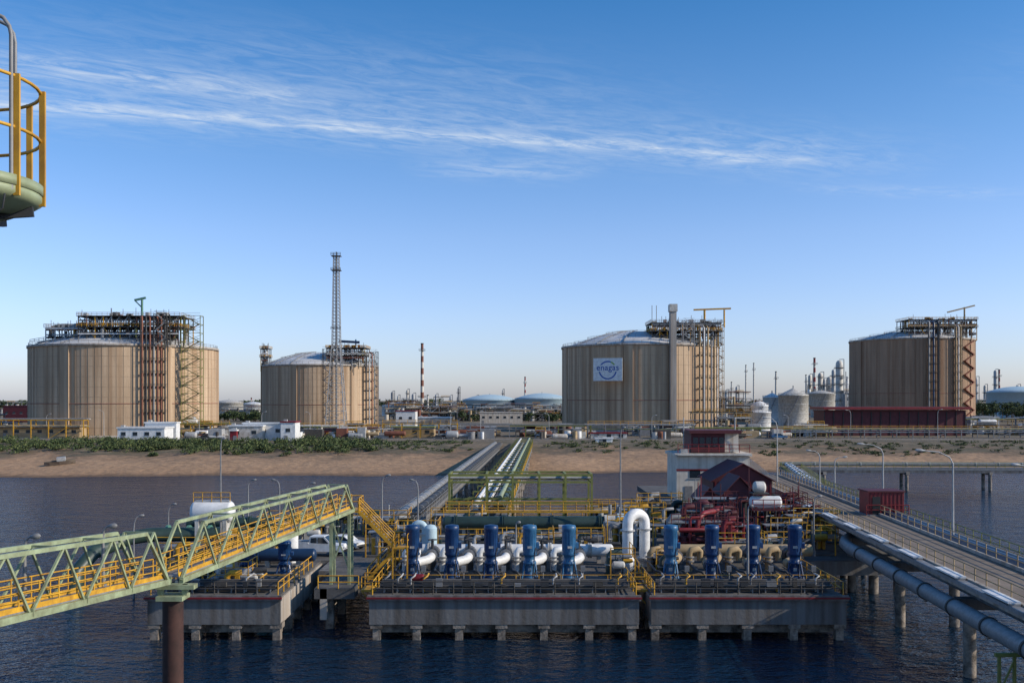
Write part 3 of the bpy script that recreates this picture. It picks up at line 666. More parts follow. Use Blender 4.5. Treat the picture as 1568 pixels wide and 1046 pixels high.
def ubend(cx,cy,z0,h,hw,r,k,dx=1,dy=0):
    pts=[(cx-hw*dx,cy-hw*dy,z0),(cx-hw*dx,cy-hw*dy,z0+h-hw)]
    for i in range(1,12):
        g=math.pi-math.pi*i/12; pts.append((cx+hw*dx*math.cos(g),cy+hw*dy*math.cos(g),z0+h-hw+hw*math.sin(g)))
    pts+=[(cx+hw*dx,cy+hw*dy,z0+h-hw),(cx+hw*dx,cy+hw*dy,z0)]; b.tube(pts,r,k,20)
    for q in (-1,1):
        for zz_ in (z0+.5,z0+.75,z0+h-hw-.6): b.cyl((cx+q*hw*dx,cy+q*hw*dy,zz_),(cx+q*hw*dx,cy+q*hw*dy,zz_+.13),r+.2,'greyl',20)
ubend(X(974,97),97,3.7,5.2,1.0,.52,'white',.9,.6)
b.tube([(X(985,97),98,4.6),(X(1010,97),98,4.6)],.62,'whitew',16)
b.lathe(X(960,93),93,[(.01,3.9),(.5,4.0),(.8,4.5),(.8,4.9),(.5,5.4),(.01,5.5)],'white',20)
b.cyl((X(960,93),93,3.7),(X(960,93),93,4.2),.4,'greyl',12)
b.done('white_expansion_pipe_loop')
b=B(); ubend(X(600+42,104),104,3.7,3.4,.6,.35,'lightblue'); b.cyl((X(659,104),104,3.7),(X(659,104),104,6.6),.7,'lightblue',18); b.lathe(X(659,104),104,[(.7,6.6),(.5,6.9),(.02,7.0)],'lightblue',18); b.done('surge_vessel')

b=B(); d=124; zt=Z(727,d)
cols=[688,745,785,826,866,906]
for u in cols:
    for dy in (0,5): b.beam((X(u,d),d+dy,DK),(X(u,d),d+dy,zt),.26,.26,'olive')
    b.beam((X(u,d),d,zt),(X(u,d),d+5,zt),.26,.26,'olive'); b.beam((X(u,d),d,zt-.9),(X(u,d),d+5,zt-.9),.26,.26,'olive')
for zz_ in (zt,Z(770,d),zt-.9):
    for dy in (0,5): b.beam((X(686,d),d+dy,zz_),(X(907,d),d+dy,zz_),.22,.24,'olive')
b.box(X(684,d),X(940,d),d-1.6,d-.2,Z(780,d)-.25,Z(780,d),'yellow'); b.rail([(X(684,d),d-1.6,Z(780,d)),(X(940,d),d-1.6,Z(780,d))],'yellow',1.15,1.6,.05,(1,.66,.33))
for j in range(5): b.cyl((X(686,d),d+.8+j*.8,zt-.5),(X(907,d),d+.8+j*.8,zt-.5),.1+.04*(j%3),['grey','greyl','olive','grey','greyl'][j],8)
b.done('olive_portal_pipe_rack')
def skid(u,d,w,dep,h,seed,name='valve_skid',pal=('grey','greyl','dark','whitew','yellow','greenpipe','dark'),z0=DK,fr='yellow'):
    rnd=random.Random(seed); b=B(); x0=X(u,d); x1=x0+w
    b.box(x0,x1,d,d+dep,z0,z0+.2,'concrete_deck')
    for sx in (x0,x1):
        for sy in (d,d+dep): b.beam((sx,sy,z0),(sx,sy,z0+h*.6),.12,.12,fr)
    b.rail([(x0,d,z0+h*.6),(x1,d,z0+h*.6),(x1,d+dep,z0+h*.6)],fr,1.1,1.4,.045); b.box(x0,x1,d+dep*.5,d+dep,z0+h*.6-.1,z0+h*.6,'grey')
    for q in range(int(w*2.6)+5):
        xx=rnd.uniform(x0,x1); yy=rnd.uniform(d,d+dep); r=rnd.uniform(.08,.35); hh=rnd.uniform(.6,1)*h; k=rnd.choice(pal); c=rnd.random()
        if c<.4: b.tube([(xx,yy,z0),(xx,yy,z0+hh*.7),(xx+r,yy,z0+hh*.7+r),(xx+1.2,yy+.3,z0+hh*.7+r)],r,k,9); b.cyl((xx,yy,z0+hh*.35),(xx,yy,z0+hh*.35+.1),r+.12,k if 'red' in k else 'greyl',10)
        elif c<.65: b.hvessel((xx,yy,z0+hh*.5),(xx+rnd.uniform(.8,2),yy,z0+hh*.5),r*1.3,k,12)
        elif c<.85: b.box(xx,xx+rnd.uniform(.3,1),yy,yy+.6,z0,z0+hh*.5,k)
        else: b.cyl((xx,yy,z0),(xx,yy,z0+hh*1.1),.05,k,6)
    b.done(name)
for i,(u,d,w,dp,h) in enumerate(((560,103,3,3,4),(600,108,5,4,3.5),(660,118,6,4,4),(930,108,4,4,4.5),(955,118,5,4,5),(1000,108,4,4,4),(1180,108,4,4,4),(1215,112,5,4,5),(900,128,7,4,4),(1160,122,6,4,4),(1235,104,3,5,3.5),(340,104,5,4,3),(400,112,6,4,3.5),(300,100,4,3,2.5),(240,88,5,4,1.6),(310,87,4,3,1.8),(560,118,5,4,3.5),(480,120,6,4,3),(240,97,7,3,3.0),(370,99,4,3,3.2),(745,105,5,3,2.8),(840,106,6,3,2.6),(1005,92,1.6,4,2.4),(935,90,2.2,4,3),(700,105,4,3,2.6),(790,105,4,3,2.6),(1100,102,5,2.5,2.6),(1170,102,4,2.5,2.8),(580,96,2,3,2.5),(975,130,6,3,5))):
    skid(u,d,w,dp,h,700+i)
RP=('red','darkred','darkred','red','grey','dark')
for i,(u,d,w,dp,h) in enumerate(((1028,104,6,4,5.4),(1045,109,6,4,6.5),(1080,104,5,4,4.8),(1072,116,7,5,7.5),(1175,124,5,4,6),(1205,116,3,4,6))): skid(u,d,w,dp,h,800+i,'fire_water_valve_skid',RP,DK,'darkred')
building('small_kiosk',845,862,822,108,'offwhite','offwhite',2,True,DK)
b=B()
for u,d,v,r in ((1078,112,772,.75),(1092,110,784,.6),(1052,108,796,.55)):
    x=X(u,d); z1=Z(v,d); b.lathe(x,d,[(r,DK),(r,z1),(r*.7,z1+r*.4),(.02,z1+r*.5)],'darkred',18)
b.tube([(X(1030,106),106,5.2),(X(1060,106),106,5.2),(X(1066,106),106,5.8),(X(1070,106),106,7.4),(X(1080,106),107,7.8),(X(1110,106),110,7.8)],.3,'red',10)
b.tube([(X(1040,104),104,6.4),(X(1090,104),104,6.4),(X(1095,104),104,5.6),(X(1095,104),104,DK)],.25,'red',10)
for u in (1045,1064,1083): b.cyl((X(u,105),105,DK),(X(u,105),105,5.6),.5,'darkred',12); b.cyl((X(u,105),105,5.0),(X(u,105),105,5.15),.7,'red',12)
b.done('red_deluge_manifold')

# ------------------------------------------------------------ control building on jetty head
d=150
b=B(); b.box(22,46,138,175,4.0,4.9,'concrete_deck')
for i in range(5):
    for yy in (141,156,171): b.cyl((24+i*5,yy,-4),(24+i*5,yy,4),.5,'pile_concrete',12)
b.rail([(22,138,4.9),(46,138,4.9)],'yellow',1.1,2,.05)
b.done('jetty_head_deck')
o=building('jetty_control_building',1036,1148,699,d,'offwhite','offwhite',9,True,4.9,2)
def kid(o,nm,bb):
    c=bb.done(nm); c.parent=o; c.matrix_parent_inverse=Matrix.Translation(o.location).inverted()
b=B(); b.box(X(1036,d)-.05,X(1148,d)+.05,d-.06,d-.004,Z(721,d),Z(718,d),'red'); b.box(X(1036,d),X(1148,d),d-.9,d-.35,Z(698,d)+.1,Z(695,d),'whitew'); kid(o,'red_stripe',b)
b=B(); zb=Z(698,d)+.5; b.box(X(1060,d),X(1112,d),d+1,d+7,zb,Z(664,d),'darkred'); b.box(X(1056,d),X(1136,d),d+.2,d+8,Z(664,d)+.005,Z(659,d),'darkred'); b.box(X(1112,d)+.01,X(1134,d),d+1.4,d+7,zb,Z(664,d),'offwhite')
for i in range(5):
    xx=X(1063+i*10,d); b.box(xx,xx+.75,d+.94,d+1.1,Z(684,d),Z(670,d),'glass')
b.rail([(X(1038,d),d,zb),(X(1148,d),d,zb)],'red',1.2,1.5,.05); kid(o,'rooftop_cabin',b)
b=B(); b.cyl((X(1132,d),d+3,zb),(X(1132,d),d+3,Z(640,d)),.1,'greyl',6); b.cyl((X(1052,d),d+3,zb),(X(1052,d),d+3,Z(640,d)),.08,'greyl',6); kid(o,'antenna_mast',b)
def shed(u0,u1,ve,vp,d,dep,z0):
    b=B(); x0,x1=X(u0,d),X(u1,d); ze,zp=Z(ve,d),Z(vp,d); xm=(x0+x1)/2
    b.prism([(x0,z0),(x0,ze),(xm,zp),(x1,ze),(x1,z0)],d,d+dep,'darkred')
    for s_ in (-1,1):
        xe=xm+s_*((x1-x0)/2+.4); ze2=ze-.4*(zp-ze)/((x1-x0)/2)
        b.add([(xm,d-.4,zp+.06),(xe,d-.4,ze2+.06),(xe,d+dep+.4,ze2+.06),(xm,d+dep+.4,zp+.06),(xm,d-.4,zp+.2),(xe,d-.4,ze2+.2),(xe,d+dep+.4,ze2+.2),(xm,d+dep+.4,zp+.2)],[(0,1,2,3),(7,6,5,4),(0,4,5,1),(1,5,6,2),(2,6,7,3),(3,7,4,0)],'darkred')
    n=int((x1-x0)/.5)
    for i in range(n): xx=x0+(i+.5)*(x1-x0)/n; b.box(xx-.04,xx+.04,d-.05,d-.003,z0,ze-.1,'red')
    b.box(xm-.7,xm+.7,d-.09,d-.055,z0,z0+2.3,'black'); b.done('red_gabled_shed')
shed(1092,1182,736,711,134,9,DK); shed(1108,1156,756,731,126,6,DK); shed(1074,1098,762,748,125,5,DK)
b=B(); d=116
b.hvessel((X(1152,d),d,Z(769,d)),(X(1192,d),d,Z(769,d)),.75,'white'); b.hvessel((X(1157,d),d,Z(746,d)),(X(1168,d),d,Z(746,d)),.7,'whitew')
for u in (1155,1190):
    for dy in (-.8,.8): b.beam((X(u,d),d+dy,DK),(X(u,d),d+dy,Z(775,d)),.25,.25,'darkred')
b.box(X(1148,d),X(1198,d),d-1.2,d+1.2,Z(778,d)-.2,Z(778,d),'darkred'); b.box(X(1150,d),X(1175,d),d-.9,d+.9,Z(754,d)-.15,Z(754,d),'steel_dark')
for u in (1151,1174): b.beam((X(u,d),d+.8,DK),(X(u,d),d+.8,Z(754,d)),.2,.2,'darkred')
b.rail([(X(1148,d),d-1.2,Z(778,d)),(X(1198,d),d-1.2,Z(778,d))],'red',1.1,1.2,.05)
b.done('foam_tank_skid')

# ------------------------------------------------------------ trestles to shore
def trestle(name,p,q,w,zd,pipes,railk='yellow',sp=14,deckk='concrete_light',posts=None,pile='pile_concrete'):
    b=B(); p=Vector((*p,0)); q=Vector((*q,0)); t=(q-p).normalized(); s_=Vector((t.y,-t.x,0)); L=(q-p).length; up=Vector((0,0,1))
    P=lambda f,o,z:p+t*f+s_*o+up*z
    b.beam(P(0,0,zd-.2),P(L,0,zd-.2),w,.4,deckk)
    for o in (-w/2+.2,w/2-.2): b.beam(P(0,o,zd-.7),P(L,o,zd-.7),.35,.6,'concrete_pier')
    for o in (-w/2+.05,w/2-.05): b.rail([P(0,o,zd),P(L,o,zd)],railk,1.1,2.0,.05)
    for (o,r,zz_,k,col) in pipes:
        b.cyl(P(0,o,zd+zz_),P(L,o,zd+zz_),r,k,12)
        if col:
            f=2
            while f<L: b.cyl(P(f,o,zd+zz_),P(f+.25,o,zd+zz_),r+.1,col,12); f+=5
    f=sp/2
    while f<L:
        for o in (-w/2+.5,w/2-.5): b.cyl(P(f,o,-4),P(f,o,zd-.9),.38,pile,10)
        b.beam(P(f,-w/2-.2,zd-1.1),P(f,w/2+.2,zd-1.1),.7,.6,'concrete_light')
        f+=sp
    if posts:
        f=2
        while f<L:
            b.beam(P(f,-w/2,zd),P(f,-w/2,zd+posts),.18,.18,'olive'); b.beam(P(f,w/2,zd),P(f,w/2,zd+posts),.18,.18,'olive'); b.beam(P(f,-w/2,zd+posts),P(f,w/2,zd+posts),.18,.2,'olive'); f+=9
    return b.done(name)
trestle('pipeline_trestle',(-13.5,121),(-4.8,330),3.4,4.6,[(-.7,.6,.9,'grey','whitew'),(.7,.5,.8,'dark','grey')],'grey',14,'grey')
trestle('pipeline_trestle',(-3.2,130),(4.2,330),5.4,4.8,[(-1.8,.55,.9,'white','greyl'),(-.6,.35,.7,'white','greyl'),(.4,.35,.7,'dark','greyl'),(1.6,.6,1.0,'greenpipe','greenpipe'),(-1.2,.22,2.3,'white',None),(1.6,.3,2.4,'palegreen',None)],'yellow',14,'grey',2.2)
trestle('pipe_trestle',(60,222),(260,214),4.5,4.9,[(-1,.35,.8,'grey','grey'),(0,.3,.8,'olive','grey'),(1.2,.4,.8,'grey','greyl')],'olive',18,'grey')
trestle('pipe_trestle',(48,150),(62,222),4.5,4.9,[(-1,.35,.8,'white','grey'),(0,.3,.8,'white','grey')],'olive',18,'grey')
trestle('access_causeway',(42.6,172),(72,352),6,5.2,[(-2.3,.4,.7,'white','grey')],'grey',18,'roadconc')
b=B(); b.tube([(-30,114,4.7),(-41,113,4.7),(-43,111.5,4.5),(-45,107,3.6),(-45.5,104,2.0),(-45.5,103,-3)],.8,'greenpipe',14)
for i in range(4): b.cyl((-32-i*2.4,113.9,4.7),(-32.3-i*2.4,113.9,4.7),.98,'midgreen',14)
b.cyl((-36,114,-4),(-36,114,4),.4,'pile_concrete',10)
b.done('intake_pipe')

# ------------------------------------------------------------ right road bridge
b=B(); ZD=7.0
def RB(y,o,z): return Vector((34.6+.075*(y-60)+o,y,z))
ya,yb=30,172
b.beam(RB(ya,0,ZD-.25),RB(yb,0,ZD-.25),5.6,.5,'roadconc')
for o in (-2.85,2.85): b.beam(RB(ya,o,ZD-.2),RB(yb,o,ZD-.2),.3,.95,'concrete_light')
for o in (-1.8,0,1.8): b.beam(RB(ya,o,ZD-.95),RB(yb,o,ZD-.95),.5,.8,'concrete_pier')
b.rail([RB(ya,-2.8,ZD+.2),RB(yb,-2.8,ZD+.2)],'tan',1.0,2.0,.05); b.rail([RB(ya,2.8,ZD+.2),RB(yb,2.8,ZD+.2)],'tan',1.0,2.0,.05)
y=40
while y<170:
    b.beam(RB(y,-3.3,ZD-1.7),RB(y,6.2,ZD-1.7),1.0,.8,'concrete_pier')
    for o in (-2.4,2.4): b.cyl(RB(y,o,-4),RB(y,o,ZD-2),.45,'pile_concrete',12)
    y+=16
b.done('jetty_road_bridge')
b=B(); b.tube([RB(ya,-4.2,5.4),RB(98,-4.2,5.4),RB(101,-3.9,5.4),RB(104,-3.0,5.4),RB(107,-1.5,5.3)],.58,'grey',18)
y=34
while y<98: b.cyl(RB(y,-4.2,5.4),RB(y+.2,-4.2,5.4),.66,'steel_dark',18); b.beam(RB(y+.5,-4.2,4.6),RB(y+.5,-2.5,5),.2,.25,'grey'); y+=6
b.done('seawater_outlet_pipe')
b=B(); xs_=RB(59,-5.2,0)[0]
for sx in (-.45,.45): b.beam((xs_+sx,59,-3),(xs_+sx,59,4.9),.16,.16,'olive')
b.beam((xs_-.7,59,4.9),(xs_+1.8,59,4.9),.22,.22,'olive'); b.beam((xs_-.45,59,2.6),(xs_+.45,59,4.6),.1,.1,'olive'); b.beam((xs_-.45,59,2.6),(xs_+.45,59,2.6),.12,.12,'olive')
b.done('pipe_support_trestle_leg')
b=B()
for o,r,k in ((3.6,.5,'darkblue'),(4.7,.35,'grey')): b.cyl(RB(ya,o,ZD+.1),RB(yb,o,ZD+.1),r,k,14)
b.beam(RB(ya,5.9,ZD-.5),RB(yb,5.9,ZD-.5),1.2,.2,'grey'); b.rail([RB(ya,6.4,ZD-.4),RB(yb,6.4,ZD-.4)],'olive',1.1,2.0,.045)
b.done('bridge_side_pipeline')
b=B(); y=44
while y<125:
    b.beam(RB(y,-3.45,ZD+.35),RB(y+4.2,-3.45,ZD+.35),.8,.12,'white'); b.beam(RB(y,-3.45,ZD+.1),RB(y,-3.45,ZD+.3),.6,.4,'grey'); y+=9
b.beam(RB(ya,-3.5,ZD+.05),RB(130,-3.5,ZD+.05),.7,.25,'grey'); b.done('cable_duct')
b=B(); d=112; x0,x1=X(1330,d),X(1384,d); zb=ZD+.1
b.box(x0-.4,x1+.4,d-.4,d+3.4,zb-.3,zb,'grey'); b.box(x0,x1,d,d+3,zb,zb+2.5,'red'); b.box(x0-.15,x1+.15,d-.15,d+3.15,zb+2.503,zb+2.65,'darkred')
for i in range(9): xx=x0+.2+i*(x1-x0-.4)/8; b.box(xx-.03,xx+.03,d-.05,d-.003,zb,zb+2.45,'darkred')
b.box(x0+.4,x0+1.3,d-.07,d-.052,zb,zb+2,'black'); b.rail([(x0-.4,d-.4,zb),(x1+.4,d-.4,zb)],'red',1.1,1.2,.05)
for xx in (x0,x1): b.cyl((xx,d+1.5,-4),(xx,d+1.5,zb-.3),.35,'pile_concrete',10)
b.done('red_equipment_cabin')
for u,d,v,arm,an in ((1352,118,680,2.2,math.pi),(1459,92,690,2.6,math.pi),(1585,84,712,1.3,math.pi),(1190,150,640,1.4,math.pi),(1255,140,690,1.2,math.pi),(1278,150,700,1.2,0)):
    h=Z(v,d)-ZD; street_lamp(X(u,d),d,ZD-.4,h+.4,arm,an)

# ------------------------------------------------------------ steel gangway
def gangway(name,p,q,zp,zq,hp,hq,w,n,taper0=True,taper1=True):
    b=B(); p=Vector((*p,0)); q=Vector((*q,0)); t=(q-p).normalized(); s_=Vector((t.y,-t.x,0)); L=(q-p).length
    def P(i,o,top):
        f=i/n; z=zp+(zq-zp)*f+(0 if not top else hp+(hq-hp)*f); return p+t*(L*f)+s_*o+Vector((0,0,z))
    for o in (-w/2,w/2):
        b.beam(P(0,o,0),P(n,o,0),.26,.30,'palegreen'); b.beam(P(.6 if taper0 else 0,o,1),P(n-.6 if taper1 else n,o,1),.2,.2,'palegreen')
        b.beam(P(0,o,0),P(.6 if taper0 else 0,o,1),.16,.16,'palegreen'); b.beam(P(n,o,0),P(n-.6 if taper1 else n,o,1),.16,.16,'palegreen')
        for i in range(n):
            b.beam(P(i+.6,o,1),P(i+1,o,0),.11,.11,'palegreen')
            if i<n-1: b.beam(P(i+1,o,0),P(i+1.6,o,1),.11,.11,'palegreen')
            c=P(i+1,o,0); b.box(c.x-.16,c.x+.16,c.y-.03,c.y+.03,c.z-.05,c.z+.3,'palegreen')
        a=P(0,o*.8,0)+Vector((0,0,.3)); c=P(n,o*.8,0)+Vector((0,0,.3)); b.rail([a,c],'yellow',1.1,1.5,.04,(1,.66,.33)); b.beam(a,c,.05,.28,'yellow')
    for i in range(n):
        b.beam(P(i+1,-w/2,0),P(i+1,w/2,0),.15,.15,'palegreen')
        if 0<i<n: b.beam(P(i+.6,-w/2,1),P(i+.6,w/2,1),.1,.1,'palegreen')
    b.beam(P(0,0,0)+Vector((0,0,.18)),P(n,0,0)+Vector((0,0,.18)),w*.85,.06,'grey'); b.cyl(P(0,w/2-.3,0)-Vector((0,0,.1)),P(n,w/2-.3,0)-Vector((0,0,.1)),.1,'greyl',8)
    b.done(name)
gangway('steel_truss_gangway',(-24.5,22),(-20.3,56.5),12.1,9.7,2.5,2.9,1.7,8,True,True)
gangway('steel_truss_gangway',(-19.9,57.5),(-14.9,88.5),9.6,10.2,3.0,2.4,1.7,7,True,True)
b=B(); gx,gy=X(265,57),57
b.cyl((gx,gy,-5),(gx,gy,8.6),.58,'pile_rust',24); b.box(gx-.75,gx+.75,gy-.7,gy+.7,8.6,8.85,'palegreen')
for o in (-.7,.7): b.beam((gx+o,gy,8.85),(gx+o,gy,9.45),.3,.3,'palegreen')
b.box(gx-1.2,gx+1.3,gy-.35,gy+.35,9.2,9.45,'palegreen'); b.done('gangway_support_pile')
b=B()
for o in (-.8,.8):
    b.beam((-15.2+o,88,DK),(-15.2+o,88,10.1),.25,.25,'palegreen'); b.beam((-15.2+o,89.5,DK),(-15.2+o,89.5,10.1),.25,.25,'palegreen')
b.beam((-16,88,5),(-14.4,88,9.5),.12,.12,'palegreen'); b.beam((-14.4,88,5),(-16,88,9.5),.12,.12,'palegreen')
b.box(-16.6,-16,86,100,1,DK-.02,'concrete_light'); b.box(X(488,88),X(548,88),86,101,DK-.9,DK-.003,'concrete_deck')
for yy in (87,93): b.box(-16.3,-15.6,yy,yy+.7,-4,3,'pile_concrete')
b.rail([(X(487,86),86,DK),(X(549,86),86,DK)],'yellow',1.1,1.5,.05)
b.done('gangway_support_frame')
b=B()
def stairs(p,q,w=1.0):
    p=Vector(p);q=Vector(q); n=int(abs(q.z-p.z)/.22); h=(q-p); hh=Vector((h.x,h.y,0)).normalized(); s_=Vector((hh.y,-hh.x,0))
    for o in (-w/2,w/2): b.beam(p+s_*o,q+s_*o,.08,.3,'yellow'); b.rail([p+s_*o,q+s_*o],'yellow',1.1,1.2,.05)
    for i in range(n): c=p.lerp(q,(i+.5)/n); b.beam(c-s_*w/2,c+s_*w/2,.28,.05,'grey')
b.box(-15.8,-13.6,88.6,91,9.95,10.15,'yellow'); b.rail([(-13.6,88.6,10.15),(-13.6,91,10.15),(-15.8,91,10.15)],'yellow',1.1,1.1,.05)
stairs((-13.7,89.2,10.1),(-10.6,89.2,6.9)); b.box(-10.6,-9.3,88.4,90.4,6.75,6.9,'yellow'); b.rail([(-10.6,90.4,6.9),(-9.3,90.4,6.9),(-9.3,88.4,6.9)],'yellow',1.1,1.1,.05)
stairs((-10.2,90,6.85),(-13.0,90,3.8))
for xx in (-10.6,-9.3):
    for yy in (88.4,90.4): b.beam((xx,yy,DK),(xx,yy,6.9),.12,.12,'yellow')
b.done('yellow_stairway')
b=B()
for (a,c) in ((548,570),(975,999)):
    b.box(X(a,84),X(c,84),86,88,DK-.3,DK-.1,'yellow'); b.rail([(X(a,84),86,DK-.1),(X(c,84),86,DK-.1)],'yellow',1.1,1,.05)
    b.rail([(X(a,84),88,DK-.1),(X(c,84),88,DK-.1)],'yellow',1.1,1,.05); b.beam((X(a,84),86,DK-.2),(X(c,84),86,DK-1.6),.1,.1,'yellow')
b.done('link_catwalk')
b=B(); d=104; b.hvessel((X(300,d),d,Z(783,d)),(X(352,d),d,Z(783,d)),1.1,'white',24); b.box(X(300,d),X(352,d),d-.4,d+.4,Z(768,d)-.1,Z(766,d),'greyl'); b.rail([(X(298,d),d-.4,Z(768,d)),(X(354,d),d-.4,Z(768,d))],'yellow',1,.9,.04)
for u in (305,347): b.box(X(u,d)-.2,X(u,d)+.2,d-.8,d+.8,DK,Z(790,d),'whitew')
b.done('white_storage_vessel')
b=B(); d=100; b.cyl((X(446,d),d,DK),(X(446,d),d,Z(815,d)),.7,'white',20); b.lathe(X(446,d),d,[(.7,Z(815,d)),(.5,Z(811,d)),(.02,Z(810,d))],'white',20); b.done('vertical_white_vessel')
for u,d,v,arm,an in ((205,100,790,.5,.3),(338,112,672,.2,0),(258,120,772,.5,0),(380,118,735,.5,0),(428,118,735,.5,math.pi),(470,115,740,.5,0),(585,112,728,.5,0),(640,115,735,.5,math.pi),(950,112,655,.2,0),(790,100,800,.1,0),(1145,86,775,.1,0),(1246,104,760,.4,0)):
    z0=DK if d<137 else 5; x=X(u,d)
    if x<-33: z0=-1
    street_lamp(x,d,z0,Z(v,d)-z0,arm,an,'grey')
street_lamp(X(38,47),47,9.8,Z(822,47)-9.8,.3,0,'grey'); street_lamp(X(158,52.5),52.5,9.8,Z(806,52.5)-9.8,.3,0,'grey')
# ------------------------------------------------------------ caged platform (upper left, on arm mast)
cx,cy,Rr=-5.74,10,.93; zf=Z(300,10); b=B()
b.tube([(cx-.75,cy,-5),(cx-.75,cy,27)],.32,'palegreen',20)
b.lathe(cx,cy,[(.02,zf-.10),(Rr*.7,zf-.16),(Rr-.06,zf-.06),(Rr,zf-.02),(Rr,zf+.07),(Rr-.05,zf+.07),(.02,zf+.05)],'palegreen',40)
for i in range(6):
    g=math.radians(60*i+15); b.beam((cx,cy,zf-.22),(cx+Rr*.92*math.cos(g),cy+Rr*.92*math.sin(g),zf-.12),.06,.1,'dark')
def hoop(z,r,t,k):
    pts=[(cx+r*math.cos(2*math.pi*i/40),cy+r*math.sin(2*math.pi*i/40),z) for i in range(41)]; b.tube(pts,t,k,8)
for zz_ in (zf+1.12,zf+.62): hoop(zz_,Rr-.02,.018,'yellow')
b.lathe(cx,cy,[(Rr,zf+.05),(Rr+.012,zf+.05),(Rr+.012,zf+.15),(Rr,zf+.15)],'palegreen',40)
for i in range(10):
    g=math.radians(36*i-52); x_,y_=cx+Rr*math.cos(g),cy+Rr*math.sin(g); b.beam((x_,y_,zf-.05),(x_,y_,zf+1.14),.06,.03,'yellow')
xp=cx+.86; b.tube([(xp,cy-.3,zf+.0),(xp,cy-.3,zf+1.5)]+[(xp-.2*(1-math.cos(g)),cy-.3,zf+1.5+.22*math.sin(g)) for g in (.4,.9,1.4,1.9,2.5,3.1)]+[(xp-.4,cy-.3,zf+.9)],.02,'grey',8)
xp-=.06; b.tube([(xp,cy-.1,zf+.0),(xp,cy-.1,zf+1.5)]+[(xp-.2*(1-math.cos(g)),cy-.1,zf+1.5+.22*math.sin(g)) for g in (.4,.9,1.4,1.9,2.5,3.1)],.018,'grey',8)
for q in (0,.2): b.tube([(cx+.50+q,cy-.5,zf-.12),(cx+.52+q,cy-.5,zf-.22),(cx+.60+q,cy-.5,zf-.27),(cx+.68+q,cy-.5,zf-.22),(cx+.70+q,cy-.5,zf-.08)],.010,'dark',6)
b.done('caged_mast_platform')

# ------------------------------------------------------------ sky, sun, camera
EL=math.radians(27); AZ=math.radians(102)
w=bpy.data.worlds.new('World'); S.world=w; w.use_nodes=True; nt=w.node_tree; bg=nt.nodes['Background']; bg.inputs['Strength'].default_value=.135
sky=nn(nt,'ShaderNodeTexSky'); sky.sky_type='NISHITA'; sky.sun_disc=False; sky.sun_elevation=EL; sky.sun_rotation=AZ; sky.air_density=1.0; sky.dust_density=.6; sky.ozone_density=2.0
tc=nn(nt,'ShaderNodeTexCoord'); sp=nn(nt,'ShaderNodeSeparateXYZ'); nt.links.new(tc.outputs['Generated'],sp.inputs[0])
M=lambda *a,**k: math_(nt,*a,**k)
tr=nn(nt,'ShaderNodeValToRGB'); nt.links.new(sp.outputs[2],tr.inputs[0]); te=tr.color_ramp
te.elements[0].position=0; te.elements[0].color=(.96,1.03,1.5,1); te.elements[1].position=.55; te.elements[1].color=(.28,.72,1.12,1)
for p_,c_ in ((.08,(.98,1.06,1.46,1)),(.16,(.90,1.03,1.38,1)),(.25,(.66,.96,1.30,1)),(.38,(.32,.80,1.20,1))): q_=te.elements.new(p_); q_.color=c_
tm=nn(nt,'ShaderNodeMix',data_type='RGBA',blend_type='MULTIPLY'); tm.inputs[0].default_value=1; nt.links.new(sky.outputs[0],tm.inputs[6]); nt.links.new(tr.outputs[0],tm.inputs[7])
zc=M('MAXIMUM',sp.outputs[2],.03); p=M('DIVIDE',sp.outputs[0],zc); q=M('DIVIDE',sp.outputs[1],zc)
def noise(vx,vy,sx,sy,det=8,dist=0,rough=.6):
    cb=nn(nt,'ShaderNodeCombineXYZ'); nt.links.new(M('MULTIPLY',vx,sx),cb.inputs[0]); nt.links.new(M('MULTIPLY',vy,sy),cb.inputs[1])
    n=nn(nt,'ShaderNodeTexNoise'); n.inputs['Scale'].default_value=1; n.inputs['Detail'].default_value=det; n.inputs['Distortion'].default_value=dist; n.inputs['Roughness'].default_value=rough
    nt.links.new(cb.outputs[0],n.inputs[0]); return n.outputs['Fac']
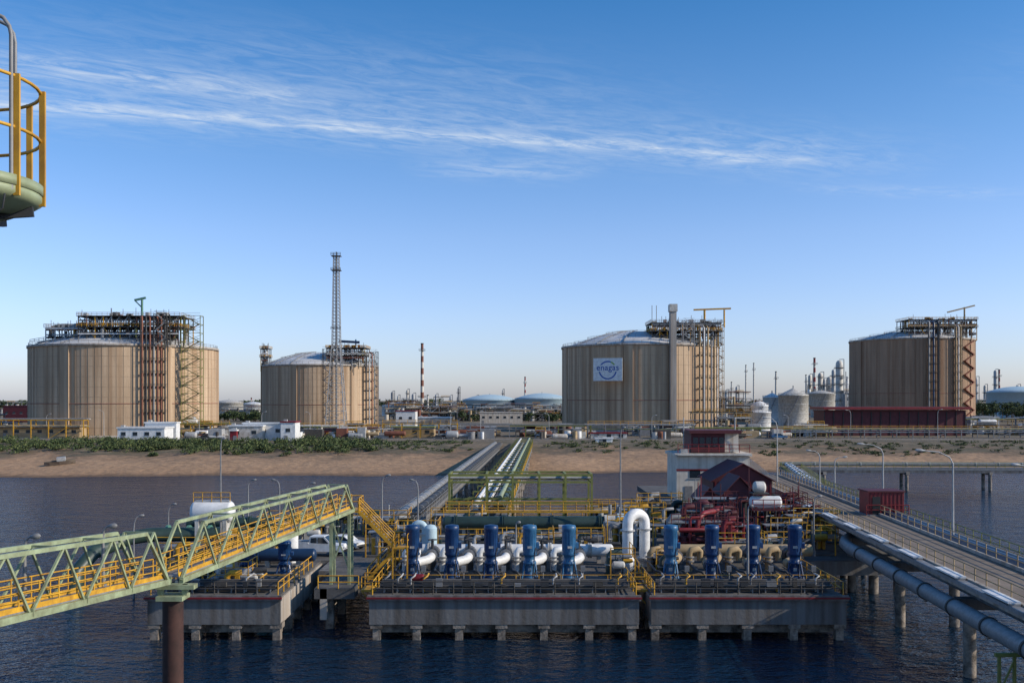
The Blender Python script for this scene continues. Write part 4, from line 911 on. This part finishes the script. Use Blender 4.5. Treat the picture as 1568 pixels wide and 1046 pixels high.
def band(c0,sl,wd,x0,x1,soft,amp,seed):
    perp=M('SUBTRACT',q,M('ADD',M('MULTIPLY',p,sl),c0))
    n0=noise(M('ADD',p,seed),perp,1.6,2.0,3)
    pw=M('ADD',perp,M('MULTIPLY',M('SUBTRACT',n0,.5),.30))
    g=M('EXPONENT',M('MULTIPLY',M('POWER',M('DIVIDE',pw,wd),2.0),-1.0))
    m=M('MULTIPLY',M('DIVIDE',M('SUBTRACT',p,x0),soft,True),M('DIVIDE',M('SUBTRACT',x1,p),soft,True))
    t=noise(M('ADD',p,seed),M('ADD',perp,M('MULTIPLY',p,-.15)),5.0,10,10,1.1,.70)
    t=M('MULTIPLY',M('SUBTRACT',t,.39),3.4,True)
    return M('MULTIPLY',M('MULTIPLY',M('MULTIPLY',g,m),t),amp)
tot=band(3.83,.27,.075,-2.4,1.45,.5,.66,3.1)
for a in ((3.78,.27,.34,-2.6,1.9,.8,.34,8.7),(3.60,.44,.13,-2.3,-.55,.3,.55,5.5),(4.35,.12,.20,-.5,.45,.3,.34,11.2),(3.30,.30,.38,-1.8,.8,.9,.18,14.2),(4.5,.15,.14,1.2,2.6,.4,.22,21.0),(2.6,.2,.3,1.2,2.6,.6,.08,25.0)):
    tot=M('ADD',tot,band(*a))
tot=M('MULTIPLY',tot,1.0,True)
mxn=nn(nt,'ShaderNodeMix',data_type='RGBA'); nt.links.new(tot,mxn.inputs[0]); nt.links.new(tm.outputs[2],mxn.inputs[6]); mxn.inputs[7].default_value=(5.8,6.3,6.8,1)
nt.links.new(mxn.outputs[2],bg.inputs['Color'])
D=Vector((math.sin(AZ)*math.cos(EL),math.cos(AZ)*math.cos(EL),math.sin(EL)))
L=bpy.data.lights.new('sun','SUN'); L.energy=4.6; L.angle=math.radians(.5); L.color=(1,.88,.73)
lo=bpy.data.objects.new('sun',L); lo.rotation_euler=D.to_track_quat('Z','Y').to_euler(); lo.location=(100,-20,80); S.collection.objects.link(lo)
cam=bpy.data.cameras.new('camera'); cam.sensor_width=36; cam.lens=35; cam.shift_y=89/1568; cam.clip_end=20000; cam.clip_start=.2
c=bpy.data.objects.new('camera',cam); c.location=(0,0,EYE); c.rotation_euler=(math.pi/2,0,0); S.collection.objects.link(c); S.camera=c
